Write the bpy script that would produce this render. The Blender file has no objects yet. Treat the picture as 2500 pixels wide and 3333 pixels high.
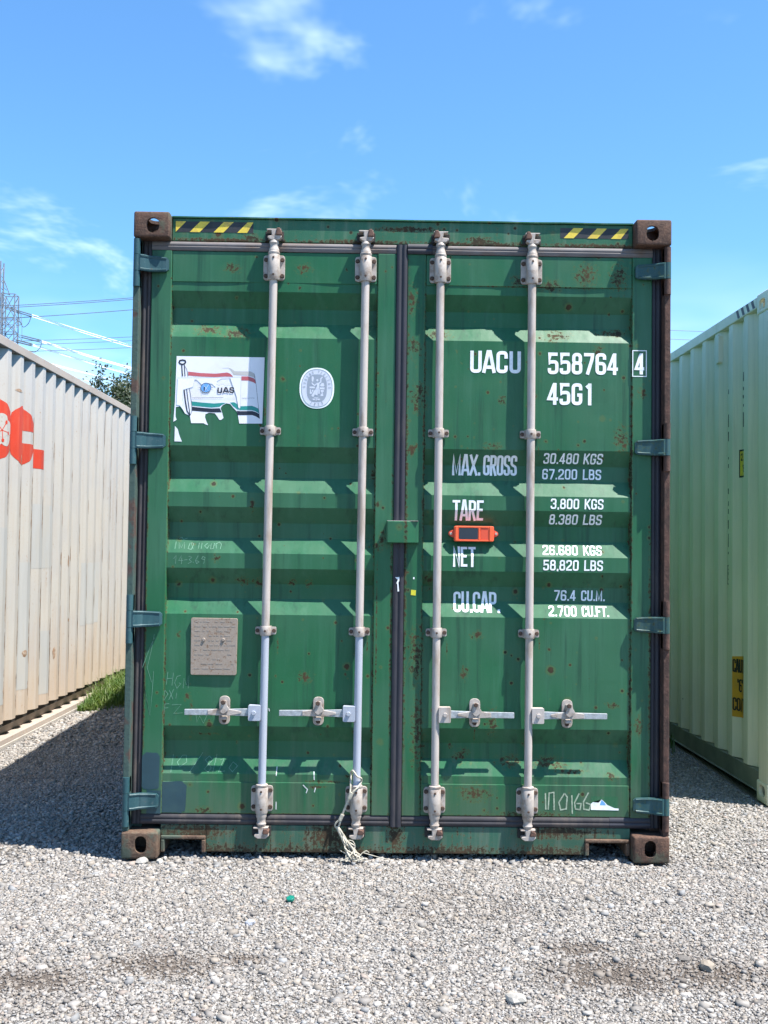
import bpy, bmesh, math, random
import numpy as np
from mathutils import Vector, Matrix, noise as mnoise

random.seed(7)
rng = np.random.default_rng(11)
SC = bpy.context.scene
COL = SC.collection

# ------------------------------------------------------------------ camera
cam_d = bpy.data.cameras.new('camera')
cam = bpy.data.objects.new('camera', cam_d)
COL.objects.link(cam)
cr = Vector((0.99982725, -0.01368247, 0.01258026))
cu = Vector((-0.01306209, -0.03571491, 0.99927665))
cf = Vector((0.01322327, 0.99926835, 0.03588746))
M = Matrix((cr, cu, -cf)).transposed().to_4x4()
M.translation = (-0.1392, -5.0248, 1.3699)
cam.matrix_world = M
cam_d.sensor_fit = 'VERTICAL'
cam_d.sensor_height = 24.0
cam_d.lens = 26.283
cam_d.clip_start = 0.05
cam_d.clip_end = 6000
SC.camera = cam

# ------------------------------------------------------------------ sky and sun
SUN_DIR = Vector((0.4265, -0.215, 1.0)).normalized()     # towards the sun
elev = math.asin(SUN_DIR.z)
azim = math.atan2(SUN_DIR.x, SUN_DIR.y)                    # clockwise from +Y
W = bpy.data.worlds.new('World')
SC.world = W
W.use_nodes = True
wt = W.node_tree
wt.nodes.clear()


def wn(t, **k):
    n = wt.nodes.new(t)
    for a, b in k.items():
        setattr(n, a, b)
    return n


def wl(a, b):
    wt.links.new(a, b)


sky = wn('ShaderNodeTexSky', sky_type='NISHITA', sun_disc=False)
sky.sun_elevation = elev
sky.sun_rotation = azim
sky.altitude = 0
sky.air_density = 1.0
sky.dust_density = 0.3
sky.ozone_density = 3.0
tint = wn('ShaderNodeMix', data_type='RGBA', blend_type='MULTIPLY')
tint.inputs[0].default_value = 1.0
tint.inputs[7].default_value = (0.76, 1.17, 1.42, 1)
wl(sky.outputs[0], tint.inputs[6])
tc = wn('ShaderNodeTexCoord')
sep = wn('ShaderNodeSeparateXYZ')
wl(tc.outputs['Generated'], sep.inputs[0])
zc = wn('ShaderNodeMath', operation='MAXIMUM')
wl(sep.outputs[2], zc.inputs[0])
zc.inputs[1].default_value = 0.0
zz = wn('ShaderNodeMath', operation='ADD')
wl(zc.outputs[0], zz.inputs[0])
zz.inputs[1].default_value = 0.06
dv = wn('ShaderNodeVectorMath', operation='DIVIDE')
wl(tc.outputs['Generated'], dv.inputs[0])
cmb = wn('ShaderNodeCombineXYZ')
for i in range(3):
    wl(zz.outputs[0], cmb.inputs[i])
wl(cmb.outputs[0], dv.inputs[1])
mp = wn('ShaderNodeMapping')
mp.inputs['Location'].default_value = (29.19, 2.13, 0)
mp.inputs['Scale'].default_value = (1.0, 0.75, 0.0)
wl(dv.outputs[0], mp.inputs[0])
n1 = wn('ShaderNodeTexNoise')
n1.inputs['Scale'].default_value = 1.7
n1.inputs['Detail'].default_value = 5
n1.inputs['Roughness'].default_value = 0.6
n1.inputs['Distortion'].default_value = 0.25
wl(mp.outputs[0], n1.inputs['Vector'])
cr1 = wn('ShaderNodeMapRange', interpolation_type='SMOOTHSTEP')
cr1.inputs['From Min'].default_value = 0.54
cr1.inputs['From Max'].default_value = 0.80
wl(n1.outputs[0], cr1.inputs[0])
# thin white veil that thickens towards the horizon
hz = wn('ShaderNodeMapRange', interpolation_type='SMOOTHSTEP')
hz.inputs['From Min'].default_value = 0.28
hz.inputs['From Max'].default_value = 0.02
wl(sep.outputs[2], hz.inputs[0])
n2 = wn('ShaderNodeTexNoise')
n2.inputs['Scale'].default_value = 5.0
n2.inputs['Detail'].default_value = 3
mp2 = wn('ShaderNodeMapping')
mp2.inputs['Location'].default_value = (28.39, 24.2, 3.11)
mp2.inputs['Scale'].default_value = (1, 1, 3.2)
wl(tc.outputs['Generated'], mp2.inputs[0])
wl(mp2.outputs[0], n2.inputs['Vector'])
cr2 = wn('ShaderNodeMapRange', interpolation_type='SMOOTHSTEP')
cr2.inputs['From Min'].default_value = 0.42
cr2.inputs['From Max'].default_value = 0.68
wl(n2.outputs[0], cr2.inputs[0])
hm = wn('ShaderNodeMath', operation='MULTIPLY')
wl(hz.outputs[0], hm.inputs[0])
wl(cr2.outputs[0], hm.inputs[1])
mxm = wn('ShaderNodeMath', operation='MAXIMUM')
wl(cr1.outputs[0], mxm.inputs[0])
wl(hm.outputs[0], mxm.inputs[1])
cfac = wn('ShaderNodeMath', operation='MULTIPLY')
wl(mxm.outputs[0], cfac.inputs[0])
cfac.inputs[1].default_value = 0.74
cmix = wn('ShaderNodeMix', data_type='RGBA')
wl(cfac.outputs[0], cmix.inputs[0])
wl(tint.outputs[2], cmix.inputs[6])
cmix.inputs[7].default_value = (8.0, 9.6, 11.0, 1)
bg = wn('ShaderNodeBackground')
bg.inputs['Strength'].default_value = 0.077
wl(cmix.outputs[2], bg.inputs['Color'])
wo = wn('ShaderNodeOutputWorld')
wl(bg.outputs[0], wo.inputs[0])

sun_d = bpy.data.lights.new('sun', 'SUN')
sun_d.energy = 5.0
sun_d.angle = math.radians(0.5)
sun_d.color = (1.0, 0.955, 0.89)
sun = bpy.data.objects.new('sun', sun_d)
COL.objects.link(sun)
sun.rotation_euler = (-SUN_DIR).to_track_quat('-Z', 'Y').to_euler()
sun.location = SUN_DIR * 40

vs = SC.view_settings
vs.view_transform = 'Standard'
vs.look = 'None'
vs.exposure = 1.33
vs.gamma = 1.0
SC.cycles.max_bounces = 4
SC.cycles.adaptive_threshold = 0.02
SC.cycles.use_denoising = True


# ------------------------------------------------------------------ materials
class NT:
    def __init__(s, name):
        s.m = bpy.data.materials.new(name)
        s.m.use_nodes = True
        s.t = s.m.node_tree
        s.b = s.t.nodes['Principled BSDF']
        s.co = s.n('ShaderNodeTexCoord').outputs['Object']

    def n(s, t, **k):
        x = s.t.nodes.new(t)
        for a, b in k.items():
            setattr(x, a, b)
        return x

    def put(s, sock, v):
        if hasattr(v, 'is_linked') or isinstance(v, bpy.types.NodeSocket):
            s.t.links.new(v, sock)
        else:
            if sock.type == 'RGBA' and not hasattr(v, '__len__'):
                v = (v, v, v, 1)
            elif sock.type == 'RGBA' and len(v) == 3:
                v = (*v, 1)
            sock.default_value = v

    def noise(s, scale, detail=4, rough=0.55, vec=None, sc=None, dist=0.0, loc=None):
        v = vec or s.co
        if sc or loc:
            mpn = s.n('ShaderNodeMapping')
            s.put(mpn.inputs[0], v)
            if sc:
                mpn.inputs['Scale'].default_value = sc
            if loc:
                mpn.inputs['Location'].default_value = loc
            v = mpn.outputs[0]
        x = s.n('ShaderNodeTexNoise')
        x.inputs['Scale'].default_value = scale
        x.inputs['Detail'].default_value = detail
        x.inputs['Roughness'].default_value = rough
        x.inputs['Distortion'].default_value = dist
        s.put(x.inputs['Vector'], v)
        return x.outputs[0]

    def math(s, op, a, b=0.0, c=None, clamp=False):
        x = s.n('ShaderNodeMath', operation=op)
        x.use_clamp = clamp
        s.put(x.inputs[0], a)
        s.put(x.inputs[1], b)
        if c is not None:
            s.put(x.inputs[2], c)
        return x.outputs[0]

    def rng(s, v, a, b, lo=0.0, hi=1.0, smooth=True):
        x = s.n('ShaderNodeMapRange')
        if smooth:
            x.interpolation_type = 'SMOOTHSTEP'
        s.put(x.inputs[0], v)
        x.inputs['From Min'].default_value = a
        x.inputs['From Max'].default_value = b
        x.inputs['To Min'].default_value = lo
        x.inputs['To Max'].default_value = hi
        return x.outputs[0]

    def mix(s, f, a, b, mode='MIX'):
        x = s.n('ShaderNodeMix', data_type='RGBA', blend_type=mode)
        s.put(x.inputs[0], f)
        s.put(x.inputs[6], a)
        s.put(x.inputs[7], b)
        return x.outputs[2]

    def bump(s, h, strength=0.3, dist=0.01):
        x = s.n('ShaderNodeBump')
        x.inputs['Strength'].default_value = strength
        x.inputs['Distance'].default_value = dist
        s.put(x.inputs['Height'], h)
        s.put(s.b.inputs['Normal'], x.outputs[0])

    def set(s, color=None, rough=None, metal=None, spec=None):
        if color is not None:
            s.put(s.b.inputs['Base Color'], color)
        if rough is not None:
            s.put(s.b.inputs['Roughness'], rough)
        if metal is not None:
            s.put(s.b.inputs['Metallic'], metal)
        if spec is not None:
            s.put(s.b.inputs['Specular IOR Level'], spec)
        return s.m

    def spots(s, lst):
        """largest of several soft blobs given as (x, z, rx, rz) on the door plane"""
        out = None
        for (x, z, rx, rz) in lst:
            mpn = s.n('ShaderNodeVectorMath', operation='SUBTRACT')
            s.put(mpn.inputs[0], s.co)
            mpn.inputs[1].default_value = (x, 0, z)
            ml = s.n('ShaderNodeVectorMath', operation='MULTIPLY')
            s.put(ml.inputs[0], mpn.outputs[0])
            ml.inputs[1].default_value = (1 / rx, 0, 1 / rz)
            ln = s.n('ShaderNodeVectorMath', operation='LENGTH')
            s.put(ln.inputs[0], ml.outputs[0])
            v = s.math('SUBTRACT', 1.0, ln.outputs['Value'], clamp=True)
            out = v if out is None else s.math('MAXIMUM', out, v)
        return out


RUST_D, RUST_L = (0.022, 0.016, 0.010), (0.062, 0.036, 0.020)


def paint(name, base, alt, rough=0.42, general=0.0, spots=None, speck=0.5, streak=0.0,
          halo=(0.085, 0.115, 0.035), dust=0.25, dustcol=(0.25, 0.28, 0.2), rd=RUST_D, rl=RUST_L, bump=0.18,
          sscale=13.0, grime=0.0, grimecol=(0.01, 0.04, 0.025), splash=None):
    N = NT(name)
    big = N.noise(2.2, 2, loc=(3, 1, 2))
    mid = N.noise(11, 4, 0.6)
    fine = N.noise(180, 2, 0.6)
    col = N.mix(N.rng(big, 0.35, 0.68), base, alt)
    # chalky, dusty film
    vert = N.noise(9, 4, 0.6, sc=(3.0, 3.0, 0.22))
    d = N.math('MULTIPLY', N.rng(vert, 0.45, 0.8), dust)
    d = N.math('ADD', d, N.math('MULTIPLY', N.rng(fine, 0.4, 0.75), 0.06))
    col = N.mix(d, col, dustcol)
    if grime:
        gm = N.noise(7, 5, 0.65, sc=(3.5, 3.5, 0.16), loc=(8, 1, 3))
        col = N.mix(N.math('MULTIPLY', N.rng(gm, 0.5, 0.74), grime), col, grimecol)
    if splash:
        sx_ = N.n('ShaderNodeSeparateXYZ')
        N.put(sx_.inputs[0], N.co)
        zz_ = N.math('ADD', sx_.outputs[2], N.math('MULTIPLY', vert, -0.9))
        col = N.mix(N.math('MULTIPLY', N.rng(zz_, splash[0], splash[1]), splash[2]), col, splash[3])
    rn = N.noise(62, 5, 0.74)
    rf = N.math('ADD', N.math('MULTIPLY', N.math('SUBTRACT', rn, 0.5), 1.5), 0.42)
    rf = N.math('ADD', rf, general)
    if spots:
        sp = N.spots(spots)
        rf = N.math('ADD', rf, N.math('MULTIPLY', N.math('POWER', sp, 0.7), 0.44))
    if streak:
        st = N.noise(16, 4, 0.6, sc=(4.5, 4.5, 0.12), loc=(1, 2, 5))
        rf = N.math('ADD', rf, N.math('MULTIPLY', N.rng(st, 0.48, 0.75), streak))
    rmask = N.rng(rf, 0.74, 0.84)
    hmask = N.rng(rf, 0.60, 0.80)
    # round corrosion specks
    if speck:
        for scl, thr, rad, lo in ((sscale, 0.86, 0.30, 0.0), (sscale * 2.6, 0.90, 0.40, 7.0)):
            mpn = N.n('ShaderNodeMapping')
            N.put(mpn.inputs[0], N.co)
            mpn.inputs['Location'].default_value = (lo, lo, lo)
            mpn.inputs['Scale'].default_value = (1, 0.35, 1)
            v = N.n('ShaderNodeTexVoronoi')
            v.inputs['Scale'].default_value = scl
            N.put(v.inputs['Vector'], mpn.outputs[0])
            sc_ = N.n('ShaderNodeSeparateColor')
            N.put(sc_.inputs[0], v.outputs['Color'])
            r_ = N.math('MULTIPLY', N.math('MAXIMUM', N.math('SUBTRACT', sc_.outputs[0], 1 - (1 - thr) * speck * 2), 0.0), rad / (1 - thr))
            dd = N.math('ADD', v.outputs['Distance'], N.math('MULTIPLY', N.math('SUBTRACT', rn, 0.5), 0.22))
            e = N.math('SUBTRACT', N.math('MULTIPLY', r_, 0.55), dd)
            rmask = N.math('MAXIMUM', rmask, N.rng(e, -0.01, 0.03))
            hmask = N.math('MAXIMUM', hmask, N.math('MULTIPLY', N.rng(N.math('SUBTRACT', N.math('MULTIPLY', r_, 1.0), dd), -0.03, 0.10), 0.85))
    col = N.mix(N.math('MULTIPLY', hmask, 0.55), col, halo)
    rc = N.mix(N.rng(mid, 0.35, 0.65), rd, rl)
    col = N.mix(N.math('MULTIPLY', rmask, 0.93), col, rc)
    ro = N.math('ADD', N.math('MULTIPLY', rmask, 0.9 - rough), N.rng(mid, 0.3, 0.7, rough - 0.06, rough + 0.1))
    N.bump(N.math('ADD', N.math('MULTIPLY', mid, 0.5), N.math('MULTIPLY', fine, 0.06)), bump, 0.006)
    return N.set(col, ro, spec=0.3)


def rusty(name, a, b, c, thr=0.5, flecks=None, scale=26):
    N = NT(name)
    n1 = N.noise(scale, 9, 0.72)
    n2 = N.noise(scale * 4, 6, 0.7)
    n3 = N.noise(5, 4, 0.6, loc=(4, 9, 1))
    col = N.mix(N.rng(n1, 0.36, 0.64), a, b)
    col = N.mix(N.math('MULTIPLY', N.rng(n2, 0.5, 0.7), 0.6), col, c)
    if flecks:
        col = N.mix(N.math('MULTIPLY', N.rng(N.math('ADD', n3, N.math('MULTIPLY', n1, 0.3)), thr + 0.15, thr + 0.24), 0.8), col, flecks)
    N.bump(N.math('ADD', n1, N.math('MULTIPLY', n2, 0.5)), 0.55, 0.006)
    return N.set(col, 0.85)


def plain(name, col, rough=0.6, var=0.25, scale=14, metal=0.0, dirt=None, dirt_amt=0.5, bump=0.1, stretch=None):
    N = NT(name)
    n = N.noise(scale, 6, 0.62, sc=stretch)
    f = N.noise(scale * 9, 4, 0.6)
    dk = tuple(c * (1 - var) for c in col)
    cc = N.mix(N.rng(n, 0.32, 0.68), col, dk)
    if dirt:
        g = N.noise(scale * 0.9, 7, 0.68, loc=(7, 3, 1), sc=stretch)
        cc = N.mix(N.math('MULTIPLY', N.rng(g, 0.46, 0.68), dirt_amt), cc, dirt)
    if bump:
        N.bump(N.math('ADD', n, N.math('MULTIPLY', f, 0.4)), bump, 0.004)
    return N.set(cc, rough, metal)


G1, G2 = (0.0135, 0.101, 0.041), (0.030, 0.112, 0.057)
SEAM_L = [(-1.051, 1.9, 0.007, 1.1), (-1.051, 0.7, 0.009, 0.9), (-0.115, 0.6, 0.010, 1.0), (-0.115, 1.9, 0.007, 1.2), (-0.58, 0.189, 0.6, 0.008), (-0.035, 1.0, 0.010, 1.2), (-1.141, 0.9, 0.009, 1.2), (-0.10, 1.0, 0.006, 0.6)]
SEAM_R = [(0.106, 1.9, 0.012, 1.3), (0.106, 0.6, 0.014, 1.0), (1.054, 1.7, 0.010, 1.5), (1.052, 0.6, 0.012, 0.9), (0.58, 0.190, 0.6, 0.009), (0.027, 1.4, 0.014, 1.9), (1.14, 0.8, 0.012, 1.2), (0.6, 2.593, 0.6, 0.006)]
DRIP = [(-0.545, 0.945, 0.007, 0.07), (-0.14, 0.95, 0.006, 0.06), (0.22, 0.94, 0.006, 0.06), (0.64, 0.96, 0.006, 0.05), (0.63, 1.85, 0.006, 0.05), (-0.77, 0.55, 0.006, 0.06), (0.35, 0.55, 0.006, 0.06)]
LEFT_SPOTS = [(-0.078, 1.43, 0.03, 0.08), (-0.10, 1.40, 0.03, 0.04), (-0.62, 2.00, 0.006, 0.05), (-0.885, 2.375, 0.10, 0.035), (-0.76, 2.36, 0.12, 0.05), (-0.67, 1.58, 0.022, 0.05), (-0.78, 2.66, 0.06, 0.04),
              (-0.45, 2.66, 0.06, 0.04), (-0.71, 1.23, 0.05, 0.03), (-0.64, 1.225, 0.05, 0.03), (-0.49, 1.225, 0.035, 0.03), (-0.41, 1.22, 0.03, 0.04),
              (-0.83, 1.335, 0.03, 0.035), (-0.86, 0.54, 0.12, 0.010), (-0.87, 0.20, 0.07, 0.035), (-0.31, 0.335, 0.16, 0.012), (-0.12, 1.72, 0.02, 0.05),
              (-0.10, 1.59, 0.03, 0.03), (-0.36, 0.31, 0.07, 0.015), (-0.2, 0.36, 0.05, 0.03), (-0.99, 0.98, 0.02, 0.03), (-0.95, 0.71, 0.02, 0.03), (-0.93, 0.66, 0.012, 0.12),
              (-0.42, 0.8, 0.05, 0.04), (-0.47, 2.57, 0.012, 0.02)]
RIGHT_SPOTS = [(0.84, 2.65, 0.09, 0.09), (0.99, 2.64, 0.07, 0.10), (0.53, 2.62, 0.06, 0.05), (0.68, 2.60, 0.08, 0.05), (0.045, 2.52, 0.05, 0.10),
               (0.055, 2.30, 0.05, 0.08), (0.08, 2.08, 0.06, 0.12), (0.05, 1.84, 0.06, 0.05), (0.17, 2.37, 0.09, 0.05), (0.71, 2.37, 0.10, 0.045), (0.97, 2.39, 0.13, 0.03),
               (0.90, 2.31, 0.04, 0.04), (1.10, 2.11, 0.03, 0.04), (1.01, 1.90, 0.06, 0.10), (0.42, 1.86, 0.07, 0.025), (0.46, 2.07, 0.03, 0.03), (0.14, 1.24, 0.05, 0.06),
               (0.36, 1.00, 0.05, 0.03), (0.08, 0.9, 0.05, 0.2), (0.09, 0.55, 0.05, 0.25), (0.29, 0.45, 0.05, 0.06), (0.50, 0.43, 0.10, 0.05), (0.69, 0.42, 0.14, 0.045), (0.80, 0.385, 0.09, 0.02),
               (0.35, 0.29, 0.12, 0.06), (0.43, 0.61, 0.04, 0.10), (0.98, 0.69, 0.05, 0.025), (0.97, 0.37, 0.05, 0.03), (1.09, 0.60, 0.03, 0.08), (0.30, 0.83, 0.03, 0.05), (0.24, 0.50, 0.02, 0.03), (0.6, 0.2, 0.3, 0.02)]
MAT = {}
MAT['green_left'] = paint('green_paint_left_door', G1, G2, spots=LEFT_SPOTS + SEAM_L + DRIP[:3], speck=0.55, dust=0.30, dustcol=(0.06, 0.17, 0.105), grime=0.6, splash=(0.05, -0.35, 0.45, (0.085, 0.105, 0.07)))
MAT['green_right'] = paint('green_paint_right_door', G1, G2, spots=RIGHT_SPOTS + SEAM_R + DRIP[2:], speck=0.6, dust=0.30, dustcol=(0.06, 0.17, 0.105), streak=0.03, grime=0.65, splash=(0.05, -0.35, 0.45, (0.085, 0.105, 0.07)))
MAT['green'] = paint('green_paint', G1, G2, general=0.06, speck=0.6, dust=0.2, streak=0.04)
MAT['green_header'] = paint('green_paint_header', (0.024, 0.115, 0.062), (0.02, 0.10, 0.05), general=0.08, speck=0.7, dust=0.35, streak=0.12, halo=(0.12, 0.12, 0.05), spots=[(x, 2.787, 0.42, 0.016) for x in (-0.8, -0.2, 0.35, 0.9)] + [(-0.70, 2.80, 0.05, 0.03), (0.35, 2.80, 0.1, 0.03), (0.02, 2.85, 0.2, 0.02)])
MAT['green_sill'] = paint('green_paint_sill', (0.03, 0.105, 0.070), (0.03, 0.085, 0.055), general=0.08, spots=[(x, 0.012, 0.5, 0.055) for x in (-0.8, -0.3, 0.2, 0.7)] + [(-0.30, 0.09, 0.15, 0.09), (0.0, 0.10, 0.05, 0.12), (0.75, 0.12, 0.25, 0.04), (-0.9, 0.11, 0.2, 0.05)], speck=0.5,
                          streak=0.30, dust=0.45, dustcol=(0.2, 0.2, 0.16), halo=(0.13, 0.10, 0.05))
MAT['rust'] = rusty('rusted_casting', (0.050, 0.026, 0.018), (0.105, 0.052, 0.033), (0.15, 0.098, 0.066), thr=0.56, flecks=(0.06, 0.07, 0.045))
MAT['rust_light'] = rusty('rusted_sill_casting', (0.070, 0.040, 0.026), (0.13, 0.080, 0.050), (0.17, 0.12, 0.082), flecks=(0.05, 0.08, 0.06))
MAT['post_left'] = rusty('left_post_worn_paint', (0.055, 0.035, 0.03), (0.085, 0.045, 0.03), (0.10, 0.08, 0.07), thr=0.38, flecks=(0.028, 0.075, 0.065), scale=14)
MAT['post_right'] = rusty('right_post_rust', (0.036, 0.019, 0.014), (0.085, 0.040, 0.028), (0.11, 0.065, 0.047), scale=16)
MAT['teal'] = paint('teal_touch_up_paint', (0.022, 0.070, 0.082), (0.018, 0.058, 0.068), rough=0.45, general=0.09, speck=0.4, dust=0.25, dustcol=(0.12, 0.19, 0.2), halo=(0.12, 0.16, 0.16), sscale=25)
MAT['teal_worn'] = paint('worn_teal_paint', (0.02, 0.070, 0.078), (0.022, 0.058, 0.055), rough=0.5, general=0.16, speck=0.4, dust=0.3, dustcol=(0.12, 0.2, 0.2), sscale=25)
MAT['patch'] = plain('dark_teal_paint_patch', (0.018, 0.056, 0.074), 0.45, 0.2, 9, dirt=(0.03, 0.07, 0.07))
MAT['rod'] = plain('cream_rod_paint', (0.44, 0.39, 0.355), 0.5, 0.12, 9, dirt=(0.24, 0.18, 0.13), dirt_amt=0.75, stretch=(2.4, 2.4, 0.5))
MAT['rod_blue'] = plain('pale_blue_rod_paint', (0.35, 0.375, 0.435), 0.45, 0.06, 9, dirt=(0.33, 0.34, 0.36), dirt_amt=0.4, stretch=(2.4, 2.4, 0.5))
MAT['fitting'] = plain('cream_fitting_paint', (0.41, 0.36, 0.32), 0.55, 0.18, 30, dirt=(0.20, 0.14, 0.10), dirt_amt=0.8)
MAT['bolt'] = plain('rusty_bolt', (0.085, 0.05, 0.035), 0.8, 0.4, 60)
MAT['cam_rust'] = plain('rusty_cam', (0.15, 0.075, 0.05), 0.75, 0.5, 50, dirt=(0.05, 0.03, 0.025))
MAT['galv'] = plain('galvanised_handle', (0.42, 0.45, 0.47), 0.5, 0.3, 60, metal=0.3, dirt=(0.22, 0.22, 0.21))
MAT['gasket'] = plain('dusty_rubber_gasket', (0.036, 0.033, 0.038), 0.7, 0.35, 10, dirt=(0.085, 0.066, 0.055), dirt_amt=0.85, stretch=(1, 1, 0.3))
MAT['gasket_top'] = plain('pale_rubber_gasket', (0.16, 0.145, 0.145), 0.7, 0.3, 12, dirt=(0.13, 0.085, 0.06), dirt_amt=0.9, stretch=(0.4, 1, 1))  # paler rubber colour for the top strips
MAT['gasket_dark'] = plain('dark_rubber_gasket', (0.022, 0.022, 0.032), 0.6, 0.3, 10, dirt=(0.055, 0.046, 0.045), dirt_amt=0.6, stretch=(1, 1, 0.3))
MAT['letter'] = plain('white_lettering_paint', (0.84, 0.86, 0.88), 0.5, 0.08, 20, dirt=(0.5, 0.52, 0.5), dirt_amt=0.5)
MAT['scratch'] = plain('scratched_pale_line', (0.13, 0.28, 0.19), 0.7, 0.3, 60)
MAT['chalk'] = plain('chalk_line', (0.35, 0.42, 0.31), 0.9, 0.4, 90)
MAT['whitemark'] = plain('white_scuff', (0.62, 0.66, 0.64), 0.8, 0.3, 60)
MAT['yellow'] = plain('hazard_yellow', (0.72, 0.54, 0.05), 0.5, 0.12, 20, dirt=(0.40, 0.22, 0.07), dirt_amt=0.55)
MAT['black'] = plain('hazard_black', (0.016, 0.018, 0.022), 0.5, 0.3, 20, dirt=(0.06, 0.05, 0.04), dirt_amt=0.4)
MAT['st_white'] = plain('sticker_white', (0.74, 0.74, 0.79), 0.4, 0.05, 6, dirt=(0.62, 0.55, 0.5), dirt_amt=0.35, bump=0.03)
MAT['st_white2'] = plain('sticker_patch_white', (0.78, 0.78, 0.83), 0.4, 0.05, 6, bump=0.03)
MAT['st_red'] = plain('sticker_faded_red', (0.50, 0.105, 0.12), 0.45, 0.15, 10)
MAT['st_grey'] = plain('sticker_faded_band', (0.52, 0.50, 0.48), 0.5, 0.15, 10)
MAT['st_green'] = plain('sticker_green', (0.015, 0.25, 0.22), 0.45, 0.1, 10)
MAT['st_navy'] = plain('sticker_navy', (0.010, 0.013, 0.03), 0.45, 0.1, 10)
MAT['st_line'] = plain('sticker_outline', (0.10, 0.11, 0.14), 0.5, 0.1, 10)
MAT['st_sky'] = plain('sticker_sky_blue', (0.13, 0.35, 0.70), 0.45, 0.1, 10)
MAT['st_pale'] = plain('sticker_pale_grey', (0.55, 0.58, 0.66), 0.5, 0.06, 10, bump=0.02)
MAT['st_mid'] = plain('sticker_mid_grey', (0.27, 0.31, 0.37), 0.5, 0.08, 10, bump=0.02)
MAT['st_rim'] = plain('sticker_bright_rim', (0.80, 0.86, 0.85), 0.4, 0.03, 10, bump=0.02)
MAT['plate'] = paint('weathered_data_plate', (0.30, 0.245, 0.20), (0.26, 0.21, 0.17), rough=0.6, general=0.20, speck=0.6, dust=0.3, dustcol=(0.30, 0.235, 0.18), halo=(0.22, 0.15, 0.10), rd=(0.13, 0.075, 0.045), rl=(0.22, 0.14, 0.09), sscale=40)
MAT['footing'] = plain('concrete_footing', (0.36, 0.33, 0.29), 0.8, 0.2, 6)
MAT['plate_letter'] = plain('plate_embossing', (0.29, 0.24, 0.20), 0.6, 0.2, 40)
MAT['orange'] = plain('orange_plastic', (0.84, 0.115, 0.035), 0.42, 0.06, 12, bump=0.02)
MAT['orange_d'] = plain('orange_plastic_keypad', (0.66, 0.075, 0.03), 0.5, 0.08, 12, bump=0.02)
MAT['screen'] = plain('dark_solar_cell', (0.012, 0.016, 0.035), 0.12, 0.1, 8, bump=0)
MAT['ylabel'] = plain('yellow_scrap', (0.62, 0.56, 0.03), 0.5, 0.1, 10)
MAT['rope'] = plain('frayed_rope', (0.50, 0.46, 0.37), 0.9, 0.35, 90)
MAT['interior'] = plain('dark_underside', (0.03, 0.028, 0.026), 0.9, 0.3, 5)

# neighbours
MAT['cream'] = paint('cream_container_paint', (0.42, 0.405, 0.375), (0.385, 0.38, 0.37), rough=0.55, general=0.05, speck=0.28, streak=0.17, splash=(0.5, -0.35, 0.6, (0.40, 0.285, 0.185)), grime=0.25, grimecol=(0.30, 0.24, 0.19), dust=0.3,
                     dustcol=(0.39, 0.31, 0.23), halo=(0.33, 0.23, 0.14), rd=(0.16, 0.09, 0.06), rl=(0.30, 0.18, 0.11), sscale=3.0)
MAT['cream_rust'] = plain('peeled_rust', (0.30, 0.19, 0.12), 0.85, 0.5, 30, dirt=(0.45, 0.40, 0.34), dirt_amt=0.8)
MAT['cream_patch'] = plain('pale_blue_grey_repaint', (0.39, 0.395, 0.39), 0.55, 0.10, 4, dirt=(0.39, 0.365, 0.32), dirt_amt=0.6, stretch=(2, 2, 0.3))
MAT['cream_rail'] = paint('cream_rail_paint', (0.38, 0.33, 0.285), (0.32, 0.28, 0.25), rough=0.6, general=0.13, speck=0.5, streak=0.1, dust=0.4, dustcol=(0.4, 0.3, 0.22), halo=(0.38, 0.22, 0.13), rd=(0.14, 0.07, 0.05), rl=(0.27, 0.15, 0.1))
MAT['red_logo'] = paint('orange_red_logo_paint', (0.50, 0.045, 0.022), (0.43, 0.045, 0.025), rough=0.55, general=0.0, speck=0.2, dust=0.15, dustcol=(0.6, 0.3, 0.2), halo=(0.5, 0.25, 0.18))
MAT['mint'] = paint('pale_green_container_paint', (0.74, 0.70, 0.53), (0.69, 0.66, 0.50), rough=0.45, general=-0.02, speck=0.12, grime=0.25, grimecol=(0.32, 0.32, 0.24), dust=0.25, dustcol=(0.42, 0.46, 0.33), halo=(0.3, 0.28, 0.18), sscale=4)
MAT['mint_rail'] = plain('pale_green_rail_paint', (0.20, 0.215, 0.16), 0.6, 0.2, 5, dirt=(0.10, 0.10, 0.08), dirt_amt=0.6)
MAT['sign_or'] = plain('orange_caution_sign', (0.62, 0.32, 0.03), 0.5, 0.1, 10, dirt=(0.4, 0.22, 0.06))
MAT['sign_blk'] = plain('black_lettering', (0.018, 0.02, 0.02), 0.5, 0.1, 10)
MAT['steel'] = plain('hazy_galvanised_lattice_steel', (0.20, 0.23, 0.27), 0.6, 0.2, 0.5, bump=0)  # bluish tint puts the distance haze into the steel colour
MAT['wire_dark'] = plain('dark_cable', (0.10, 0.12, 0.15), 0.6, 0.1, 0.5, bump=0)  # dark blue-grey colour for the other cables
MAT['wire_sunlit'] = plain('sunlit_aluminium_conductor', (0.85, 0.86, 0.86), 0.45, 0.05, 0.5, bump=0)  # near-white colour carries the sunlight on these conductors
MAT['insul'] = plain('insulator_discs', (0.14, 0.16, 0.18), 0.4, 0.2, 0.5, bump=0)
MAT['bark'] = plain('bark', (0.07, 0.05, 0.035), 0.9, 0.4, 3)


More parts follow.
